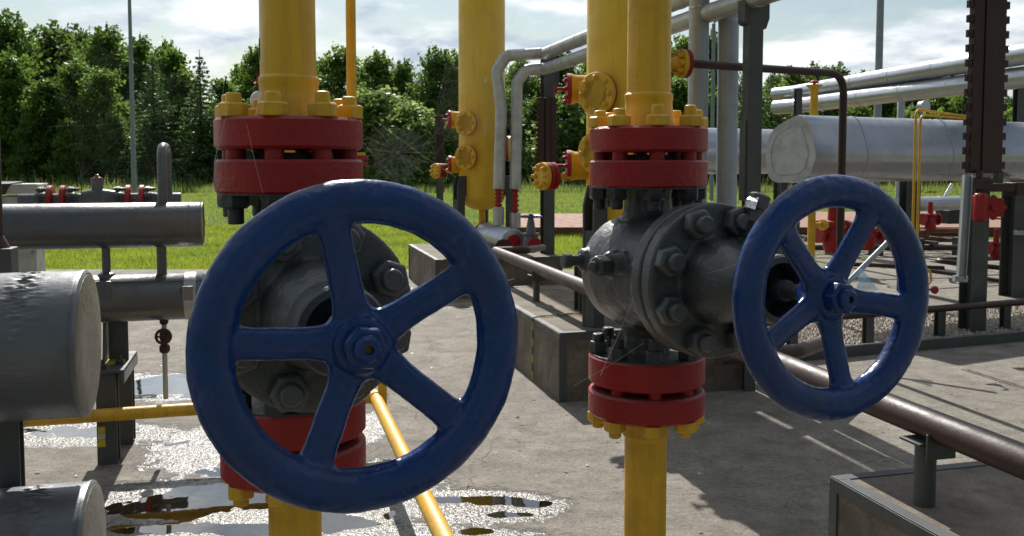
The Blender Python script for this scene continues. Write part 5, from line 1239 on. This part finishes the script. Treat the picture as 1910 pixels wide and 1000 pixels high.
def yard_poles():
    for px, Y, r0, r1, h, lab in ((249, 30, .085, .045, 9, 'tall slim grey lamp mast rising before the trees on the left'), (1635, 20, .085, .07, 8.5, 'tall grey lamp mast on the right beyond the sloping silver pipes')):
        b = P(px, 300, Y); o = thing('lamp_mast', lab, 'lamp post', (b.x, Y, -.05))
        part('mast', MB().lathe((b.x, Y, -.05), UP, [(0, r0 * 1.3), (.5, r0 * 1.3), (.52, r0), (h, r1)], 12), M['mast'], o); part('lamp_head', MB().box((b.x + .4, Y, h), (.9, .25, .12)), M['mast'], o)
    b = P(1328, 300, 40); t = P(1328, 42, 40); o = thing('lamp_mast', 'thin far lamp mast with a short arm seen between the two upright silver pipes', 'lamp post', (b.x, 40, -.05))
    part('mast', MB().lathe((b.x, 40, -.05), UP, [(0, .09), (t.z, .08)], 10), M['mast'], o); part('arm', MB().cyl((b.x, 40, t.z), (b.x + .5, 40, t.z + .35), .05, 8), M['mast'], o)
    # green wire fence along the wood
    o = thing('wire_fence', 'green wire mesh fence with thin posts in front of the wood', 'fence', (0, 49, 0))
    for k in range(-13, 19):
        x = k * 2.5 - .65; part('post', MB().cyl((x, 49, -.05), (x, 49, 1.25), .035, 6), M['green'], o)
    mb = MB()
    for z in (.1, .45, .8, 1.15): mb.box((7, 49, z), (84, .008, .008))
    part('wires', mb, M['green'], o)
yard_poles()

def spider_webs():
    m, nt, bs, N, L = _mat('spider_silk'); bs.inputs['Base Color'].default_value = (.75, .75, .72, 1); bs.inputs['Roughness'].default_value = .3; bs.inputs['Alpha'].default_value = .38
    tr = N('ShaderNodeBsdfTranslucent'); tr.inputs[0].default_value = (.9, .9, .9, 1)
    rr = random.Random(9)
    def orb(c, u, v, rx, ry, spokes, rings, tilt, label, th=.00024, hole=.12, arc=(0, 6.283)):
        mb = MB(); cs = []
        def pt(a_, q): 
            w = 1 + .10 * math.sin(3 * a_ + tilt) + .05 * math.sin(7 * a_); return c + u * (rx * q * w * math.cos(a_)) + v * (ry * q * w * math.sin(a_))
        an = [arc[0] + (arc[1] - arc[0]) * (k + rr.uniform(-.15, .15)) / spokes for k in range(spokes)]
        for a_ in an: mb.tube([c, pt(a_, 1.25)], th, 3)
        for j in range(rings):
            q = hole + (1 - hole) * (j + 1) / rings
            for a_, b_ in zip(an, an[1:]):
                p, r_ = pt(a_, q + rr.uniform(-.008, .008)), pt(b_, q + rr.uniform(-.008, .008)); mid = (p + r_) / 2 + (c - (p + r_) / 2) * .03; mb.tube([p, mid, r_], th * .8, 3)
        return solo('spider_web', mb, m, label, 'spider web', 'spider webs on the pipework', org=c, smooth=0)
    vx = Vector((.95, .3, 0)).normalized()
    orb(P(742, 285, 1.95), vx, UP, .062, .058, 19, 15, .3, 'orb web hanging in the air between the near red flange and the far yellow tank')
    orb(P(250, 230, 2.6), vx, UP, .20, .20, 16, 24, 1.2, 'large faint orb web spread in front of the trees left of the near red flange', th=.00012)
    orb(P(905, 150, 3.0), vx, (UP + vx * .25).normalized(), .16, .22, 24, 26, 2.0, 'faint orb web in front of the far yellow tank', th=.0002)
    st = thing('spider_silk', 'loose shining strands of spider silk strung between the valves and flanges', 'spider silk', P(540, 300, 1.8))
    for (x0, y0, Y0, x1, y1, Y1) in ((418, 150, 1.75, 388, 420, 1.7), (425, 200, 1.72, 400, 300, 1.70), (460, 232, 1.69, 490, 360, 1.69), (700, 225, 1.8, 850, 330, 2.1), (406, 290, 1.7, 395, 360, 1.7), (1180, 560, 2.0, 1120, 700, 2.1), (960, 520, 1.4, 900, 525, 1.3), (1320, 510, 1.9, 1400, 480, 1.75), (1070, 720, 2.2, 1200, 640, 2.1), (520, 80, 1.9, 760, 360, 2.4)):
        a_, b_ = P(x0, y0, Y0), P(x1, y1, Y1); part('strand', MB().tube([a_, (a_ + b_) / 2 - UP * .004, b_], .00032, 3), m, st, smooth=0)
spider_webs()
